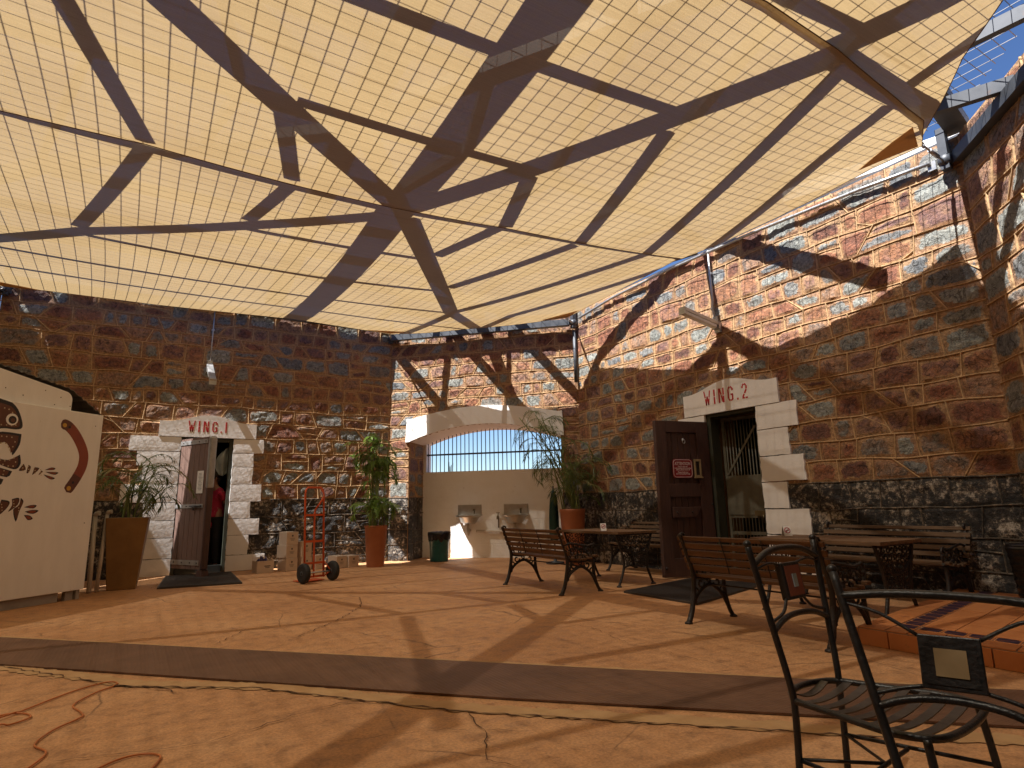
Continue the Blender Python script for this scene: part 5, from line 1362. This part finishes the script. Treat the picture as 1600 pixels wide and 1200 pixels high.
# ------------------------------------------------------------------ sinks on the alcove wall
def sink(label, u):
    o = thing('wall_sink', label, 'sink', M=WA.matrix_world @ Matrix.Translation((u, AD, .60)), group='wall sinks')
    m = MB(); n = 20; vs = []; fs = []
    R0 = [(.27, .235), (.26, .235), (.20, .20), (.16, .11), (.10, .075), (.0, .07)]
    for r_, z in R0:
        for k in range(n + 1):
            a = math.pi + math.pi * k / n; vs.append((r_ * math.cos(a), -.04 * (r_ > .15) + r_ * 1.35 * math.sin(a), z))
    W = n + 1
    for i in range(len(R0) - 1):
        for k in range(n): fs.append((i * W + k, i * W + k + 1, (i + 1) * W + k + 1, (i + 1) * W + k))
    o2 = len(vs)
    R1 = [(.27, .235), (.272, .222), (.205, .19), (.165, .10), (.10, .062), (.0, .058)]
    for r_, z in R1:
        for k in range(n + 1):
            a = math.pi + math.pi * k / n; vs.append((r_ * math.cos(a), -.04 * (r_ > .15) + r_ * 1.35 * math.sin(a), z))
    for i in range(len(R1) - 1):
        for k in range(n): fs.append((o2 + (i + 1) * W + k, o2 + (i + 1) * W + k + 1, o2 + i * W + k + 1, o2 + i * W + k))
    m.add(vs, fs, smooth=True); m.box((0, -.022, .235), (.54, .044, .012)); m.build('basin', M_SINK, o)
    m = MB(); m.box((0, -.012, .34), (.50, .018, .21)); m.build('splashback', M_SINK, o, bevel=.006)
    m = MB(); m.tube([(0, -.12, .07), (0, -.12, -.06), (0, -.10, -.10), (0, -.05, -.08), (0, .0, -.06)], .028, seg=10); m.lathe([(.035, 0), (.03, -.1), (.012, -.14), (0, -.15)], (0, -.12, -.02), 12); m.build('waste_trap', M_PIPE, o)
    m = MB(); m.tube([(.10, -.03, .26), (.10, -.03, .33), (.10, -.06, .345), (.10, -.11, .33)], .010, seg=8); m.box((.10, -.03, .352), (.05, .014, .012)); m.build('tap', M_BRASS, o)
sink('left grey metal wall sink lit by a patch of sun below the barred window', 1.45)
sink('right grey metal wall sink behind the first bench', 2.42)
o = thing('brass_tap', 'old brass garden tap standing up between the two sinks', 'tap', M=WA.matrix_world @ Matrix.Translation((2.06, AD - .03, .60)))
m = MB(); m.tube([(0, 0, -.02), (0, 0, .20), (0, -.04, .22), (0, -.10, .20), (0, -.105, .15)], .013, seg=8); m.build('spout', M_BRASS, o)
m = MB(); m.tube([(0, -.03, .22), (0, -.03, .27)], .009, seg=6); m.tube([(-.035, -.03, .275), (.035, -.03, .275)], .009, seg=6); m.build('handle', M_BRASS, o)
o = thing('waste_pipe', 'cream painted waste pipe running along the wall under the sinks', 'pipe', M=WA.matrix_world @ Matrix.Translation((1.6, AD - .05, .52)))
m = MB(); m.tube([(0, 0, 0), (1.4, 0, -.02), (1.44, 0, -.06), (1.44, 0, -.5)], .026, seg=10); m.build('pipe', M_PIPE, o)
m = MB()
for x in (.5, 1.1): m.box((x, .025, -.01), (.03, .05, .07))
m.build('clip', M_PIPE, o)
o = thing('rolled_umbrella', 'dark green closed canvas umbrella standing beside the leaning palm', 'umbrella', (6.34, 8.98, 0))
m = MB(); n = 22; vs = []; fs = []
zs2 = [(.38, .055), (.5, .075), (.8, .072), (1.05, .058), (1.2, .035), (1.28, .012)]
for z, r_ in zs2:
    for k in range(n): a = 6.283 * k / n; f = r_ * (1 + .22 * (k % 2)); vs.append((f * math.cos(a + z * .8), f * math.sin(a + z * .8), z))
for i in range(len(zs2) - 1):
    for k in range(n): fs.append((i * n + k, i * n + (k + 1) % n, (i + 1) * n + (k + 1) % n, (i + 1) * n + k))
fs.append(tuple(reversed(range(n)))); fs.append(tuple(range((len(zs2) - 1) * n, len(zs2) * n)))
m.add(vs, fs, smooth=True); m.build('canopy', M_UMB, o)
m = MB(); m.tube([(0, 0, .02), (0, 0, 1.34)], .014, seg=8); m.lathe([(0, 0), (.16, 0), (.16, .03), (.03, .05), (.03, .1), (0, .1)], seg=20); m.build('pole', M_STEEL, o)
DR = thing('black_drum', 'black ribbed drum standing on the tiled step against the wall at the right edge', 'drum', (6.62, 2.29, .118))
m = MB(); pr = [(0, 0), (.12, 0)]
for k in range(6): pr += [(.128 + .006 * k, .03 + .065 * k), (.136 + .006 * k, .045 + .065 * k), (.129 + .006 * k, .06 + .065 * k)]
pr += [(.172, .43), (.172, .455), (.16, .455), (.15, .36)]
m.lathe(pr, seg=28); m.build('shell', M_BLACKP, DR)
m = MB(); m.lathe([(.168, .453), (.164, .472), (.10, .486), (0, .49)], seg=28); m.build('lid', M_BLACKP, DR)
# ------------------------------------------------------------------ wall lamps and conduit
def lamp(label, M, L, tilt):
    o = thing('wall_lamp', label, 'lamp', M=M, group='fluorescent wall lamps')
    a = Vector((0, -.03, 0)); b = Vector((0, -L, L * tilt)); d = (b - a).normalized()
    m = MB(); m.box((0, -.02, 0), (.10, .04, .16)); m.build('bracket', M_GALV, o, bevel=.004)
    m = MB(); m.bar(a + Vector((0, 0, .045)), b + Vector((0, 0, .045)), .10, .05); m.build('housing', M_GALV, o, bevel=.006)
    m = MB(); m.bar(a + d * .05 + Vector((0, 0, -.005)), b - d * .02 + Vector((0, 0, -.005)), .085, .05); m.build('diffuser', M_LAMP, o, bevel=.012)
    for t in (.02, .98): c = a.lerp(b, t); m = MB(); m.box((c.x, c.y, c.z + .02), (.11, .03, .10)); m.build('end_cap', M_GALV, o)
lamp('grey fluorescent lamp sticking out of the sunlit wall left above WING.2', W2.matrix_world @ Matrix.Translation((3.39, -.02, 3.47)), .74, .17)
lamp('white fluorescent lamp sticking out of the shaded wall above WING.1', W1.matrix_world @ Matrix.Translation((2.96, -.02, 3.50)), .85, -.50)
def conduit(label, M, pts, r=.013):
    o = thing('conduit', label, 'conduit', M=M); m = MB(); m.tube(pts, r, seg=8); m.build('pipe', M_GALV, o)
    for i in range(1, len(pts) - 1, 2): m = MB(); m.box((pts[i][0], pts[i][1] + .015, pts[i][2]), (.05, .03, .03)); m.build('clip', M_GALV, o)
    m = MB(); m.box((pts[-1][0], -.03, pts[-1][2] - .03), (.08, .05, .10)); m.build('junction_box', M_GALV, o)
conduit('grey electrical conduit dropping from the wall top to the lamp left above WING.2', W2.matrix_world, [(3.36, -.07, 4.66), (3.36, -.075, 4.3), (3.37, -.07, 3.9), (3.34, -.06, 3.78), (3.36, -.05, 3.62)], .016)
conduit('thin conduit from the wall top to the lamp above WING.1', W1.matrix_world, [(2.97, -.055, 4.66), (2.97, -.055, 4.2), (2.965, -.055, 3.9), (2.96, -.05, 3.62)], .011)
conduit('pair of pale conduits running along the top of the sunlit stone wall', W2.matrix_world, [(.25, -.07, 4.50), (1.2, -.075, 4.60), (2.6, -.075, 4.645), (4.2, -.075, 4.62), (5.6, -.07, 4.56), (6.35, -.07, 4.50)], .022)
# ------------------------------------------------------------------ orange extension cord
CD = thing('extension_cord', 'orange extension cord lying in loose loops on the floor at the lower left', 'cord', (-.2, 4.0, 0))
z = .008
A = spline([(-1.1, 3.7, z), (-.72, 4.02, z), (-.50, 4.22, z), (-.40, 4.20, z), (-.36, 4.10, z), (-.44, 4.02, z), (-.52, 4.10, z), (-.42, 4.24, z), (-.22, 4.52, z), (-.06, 4.64, z), (.0, 4.58, z), (-.03, 4.50, z), (-.1, 4.42, z), (-.19, 4.22, z), (-.15, 4.05, z), (-.14, 3.95, z), (-.24, 3.80, z), (-.29, 3.62, z), (-.235, 3.48, z), (-.27, 3.33, z), (-.35, 3.15, z), (-.25, 2.9, z), (-.08, 3.10, z), (.02, 3.20, z), (.10, 3.22, z), (.165, 3.18, z), (.17, 3.09, z), (.05, 2.8, z)], 8)
m = MB(); m.tube([(p.x + .2, p.y - 4.0, p.z + (.006 if 40 < i < 56 else 0)) for i, p in enumerate(A)], .0045, seg=6); m.build('cable', M_CORD, CD)
# ------------------------------------------------------------------ plastic film and the person in the wing 1 doorway
o = thing('plastic_film', 'pale blue translucent plastic sheet hanging in the top of the WING.1 doorway', 'plastic sheet', (1.30, 11.88, 1.62))
m = MB(); vs = []; fs = []; n, k_ = 14, 10
for i in range(n + 1):
    t = i / n
    for j in range(k_ + 1):
        s = j / k_; w_ = .12 * math.sin(math.pi * min(1, t * .92 + .10)) ** .7 + .015
        x = -.04 + .09 * t * t + (s - .5) * 2 * w_; y = .03 * math.sin(s * 9 + t * 3) + .02 * math.sin(t * 8); vs.append((x, y, .52 * t + .05 * (s - .5) ** 2 * 4 * (1 - t)))
for i in range(n):
    for j in range(k_): a = i * (k_ + 1) + j; fs.append((a, a + 1, a + k_ + 2, a + k_ + 1))
m.add(vs, fs, smooth=True); f_ = m.build('sheet', M_FILM, o); sm_ = f_.modifiers.new('thick', 'SOLIDIFY'); sm_.thickness = .002
m = MB(); m.tube([(.06, 0, .51), (.07, 0, .60)], .004, seg=5); m.build('hanging_string', M_PIPE, o)

def skin(name, V, Ed, mat, parent, sub=2, root=0):
    me = bpy.data.meshes.new(name); me.from_pydata([v[:3] for v in V], Ed, []); o = bpy.data.objects.new(name, me); COL.objects.link(o)
    md = o.modifiers.new('skin', 'SKIN'); md.use_smooth_shade = True
    if not me.skin_vertices: 
        me.attributes.new('skin', 'FLOAT', 'POINT')
    lay = me.skin_vertices[0].data
    for i, v in enumerate(V):
        r_ = v[3]; lay[i].radius = (r_, v[4] if len(v) > 4 else r_); lay[i].use_root = (i == root)
    sb = o.modifiers.new('sub', 'SUBSURF'); sb.levels = sub; sb.render_levels = sub
    dg = bpy.context.evaluated_depsgraph_get(); nm = bpy.data.meshes.new_from_object(o.evaluated_get(dg))
    bpy.data.objects.remove(o); nm.name = name; nm.materials.clear(); nm.materials.append(mat)
    for p in nm.polygons: p.use_smooth = True
    o = bpy.data.objects.new(name, nm); COL.objects.link(o); o.parent = parent
    return o
PR = thing('person', 'person in a crimson patterned shirt inside the WING.1 doorway, head bowed, holding a bottle', 'person', (1.215, 12.0, .01), R(20))
# local: faces -x, left is -y (towards the yard); she stands side-on, head bowed, near hand hanging with a bottle
V = [(.0, 0, .90, .125, .10), (.01, 0, 1.05, .11, .09), (-.0, 0, 1.20, .12, .10), (-.01, 0, 1.34, .105, .095), (-.03, 0, 1.43, .05), (-.055, 0, 1.49, .046), (-.085, 0, 1.55, .078, .072), (-.10, 0, 1.62, .070, .066),
     # near arm (towards the yard): shoulder, elbow, wrist, palm
     (-.0, -.165, 1.33, .052), (.10, -.205, 1.07, .042), (.10, -.225, .86, .030), (.09, -.232, .78, .032, .018),
     # far arm raised to the face
     (-.0, .165, 1.33, .05), (-.10, .20, 1.12, .038), (-.20, .08, 1.34, .028), (-.205, .055, 1.42, .03, .018),
     # legs
     (.0, -.085, .80, .088), (-.01, -.09, .47, .058), (.02, -.09, .09, .040), (-.10, -.10, .035, .034, .028),
     (.0, .085, .80, .088), (.02, .09, .47, .058), (.05, .09, .09, .040), (-.07, .10, .035, .034, .028),
     # nose and chin
     (-.185, 0, 1.565, .012), (-.155, 0, 1.51, .025)]
E_ = [(0, 1), (1, 2), (2, 3), (3, 4), (4, 5), (5, 6), (6, 7), (3, 8), (8, 9), (9, 10), (10, 11), (3, 12), (12, 13), (13, 14), (14, 15), (0, 16), (16, 17), (17, 18), (18, 19), (0, 20), (20, 21), (21, 22), (22, 23), (6, 24), (6, 25)]
# fingers of both hands
for base, dirs in ((11, [((-.028 + .017 * k, -.004, -.05 - .012 * (k in (1, 2))), (-.026 + .016 * k, .022, -.088 - .012 * (k in (1, 2)))) for k in range(4)] + [((-.04, .01, -.02), (-.045, .03, -.05))]),
                   (15, [((.0, -.022 + .015 * k, .045 + .01 * (k in (1, 2))), (.018, -.022 + .014 * k, .08 + .012 * (k in (1, 2)))) for k in range(4)] + [((.01, -.035, .01), (.03, -.045, .035))])):
    b = Vector(V[base][:3])
    for d1, d2 in dirs:
        i = len(V); V.append((*(b + Vector(d1)), .0095)); V.append((*(b + Vector(d2)), .0075)); E_ += [(base, i), (i, i + 1)]
skin('body', V, E_, M_SKIN, PR)
sh = [(.0, 0, .70, .165, .14), (.0, 0, .86, .165, .14), (.01, 0, 1.05, .140, .118), (.0, 0, 1.20, .142, .12), (-.008, 0, 1.345, .118, .108), (-.025, 0, 1.415, .066), (-.0, -.165, 1.33, .068), (.055, -.192, 1.17, .062), (-.0, .165, 1.33, .066), (-.06, .19, 1.2, .056)]
skin('shirt', sh, [(0, 1), (1, 2), (2, 3), (3, 4), (4, 5), (4, 6), (6, 7), (4, 8), (8, 9)], M_SHIRT, PR)
tr = [(.0, 0, .98, .15, .13), (.0, -.085, .80, .100), (-.01, -.09, .47, .072), (.02, -.09, .10, .058), (.0, .085, .80, .100), (.02, .09, .47, .072), (.05, .09, .10, .058)]
skin('trousers', tr, [(0, 1), (1, 2), (2, 3), (0, 4), (4, 5), (5, 6)], M_TROUS, PR)
m = MB(); n, k_ = 16, 10; vs = []; fs = []
m.ball((-.062, 0, 1.625), .098, 16, 10, (1.05, .9, .88)); m.ball((-.005, 0, 1.56), .07, 12, 8, (.8, .95, 1.1)); m.ball((.03, 0, 1.60), .045, 10, 7)
m.build('hair', M_HAIR, PR)
for y in (-.034, .034):
    m = MB(); m.ball((-.158, y, 1.585), .010, 8, 6); m.build('eye', M_PAINTK, PR)
for y in (-.076, .076):
    m = MB(); m.ball((-.07, y, 1.565), .022, 8, 6, (.7, .4, 1.2)); m.build('ear', M_SKIN, PR)
bt = PR.matrix_basis @ Vector((.085, -.205, .54))
o = thing('water_bottle', 'small clear plastic water bottle hanging from the hand of the person', 'bottle', bt)
m = MB(); m.lathe([(0, 0), (.03, .0), (.032, .02), (.032, .13), (.026, .16), (.012, .185), (.012, .20), (0, .20)], seg=16); m.build('bottle_body', M_BOTTLE, o)
m = MB(); m.lathe([(0, 0), (.0145, 0), (.0145, .016), (0, .016)], (0, 0, .20), 12); m.build('cap', M_PAPER, o)
# ------------------------------------------------------------------ sky, sun and camera
w = bpy.data.worlds.new('World'); SC.world = w; w.use_nodes = True
t = w.node_tree; bg = t.nodes['Background']
sk = t.nodes.new('ShaderNodeTexSky'); sk.sky_type = 'NISHITA'; sk.sun_disc = False
elev = math.atan2(1, math.hypot(SX, SY))
sk.sun_elevation = elev
# sunlight travels towards (+SX,+SY,-1): the sun stands in direction (-SX,-SY,1)
az = math.atan2(-SX, -SY)          # clockwise from +Y
sk.sun_rotation = az
sk.altitude = 600; sk.air_density = 1.0; sk.dust_density = .15; sk.ozone_density = 4.0
hs = t.nodes.new('ShaderNodeHueSaturation'); hs.inputs['Saturation'].default_value = 1.12; hs.inputs['Hue'].default_value = .508
t.links.new(sk.outputs[0], hs.inputs['Color']); t.links.new(hs.outputs[0], bg.inputs[0]); bg.inputs[1].default_value = .055
sun = bpy.data.lights.new('sun', 'SUN'); sun.energy = 5.0; sun.angle = R(.5); sun.color = (1.0, .975, .945)
so = bpy.data.objects.new('sun', sun); COL.objects.link(so)
so.rotation_euler = Vector((SX, SY, -1)).to_track_quat('-Z', 'Y').to_euler()
so.location = (-6, 5, 14)
cam = bpy.data.cameras.new('camera'); co = bpy.data.objects.new('camera', cam); COL.objects.link(co)
p, r, y = R(11.4), R(1.15), R(58.4)
fw = Vector((math.cos(y) * math.cos(p), math.sin(y) * math.cos(p), math.sin(p)))
rt = Vector((math.sin(y), -math.cos(y), 0)); up = rt.cross(fw)
rr = rt * math.cos(r) - up * math.sin(r); uu = rt * math.sin(r) + up * math.cos(r)
co.matrix_world = Matrix(((rr.x, uu.x, -fw.x, 0), (rr.y, uu.y, -fw.y, 0), (rr.z, uu.z, -fw.z, 1.0), (0, 0, 0, 1)))
cam.sensor_width = 36; cam.lens = 36 * 946 / 1600; cam.clip_start = .05; cam.clip_end = 500
SC.camera = co
SC.view_settings.view_transform = 'Standard'; SC.view_settings.look = 'None'; SC.view_settings.gamma = 1; SC.view_settings.exposure = 1.6
SC.render.engine = 'CYCLES'
SC.cycles.max_bounces = 10; SC.cycles.diffuse_bounces = 6; SC.cycles.transparent_max_bounces = 12
SC.cycles.use_denoising = True
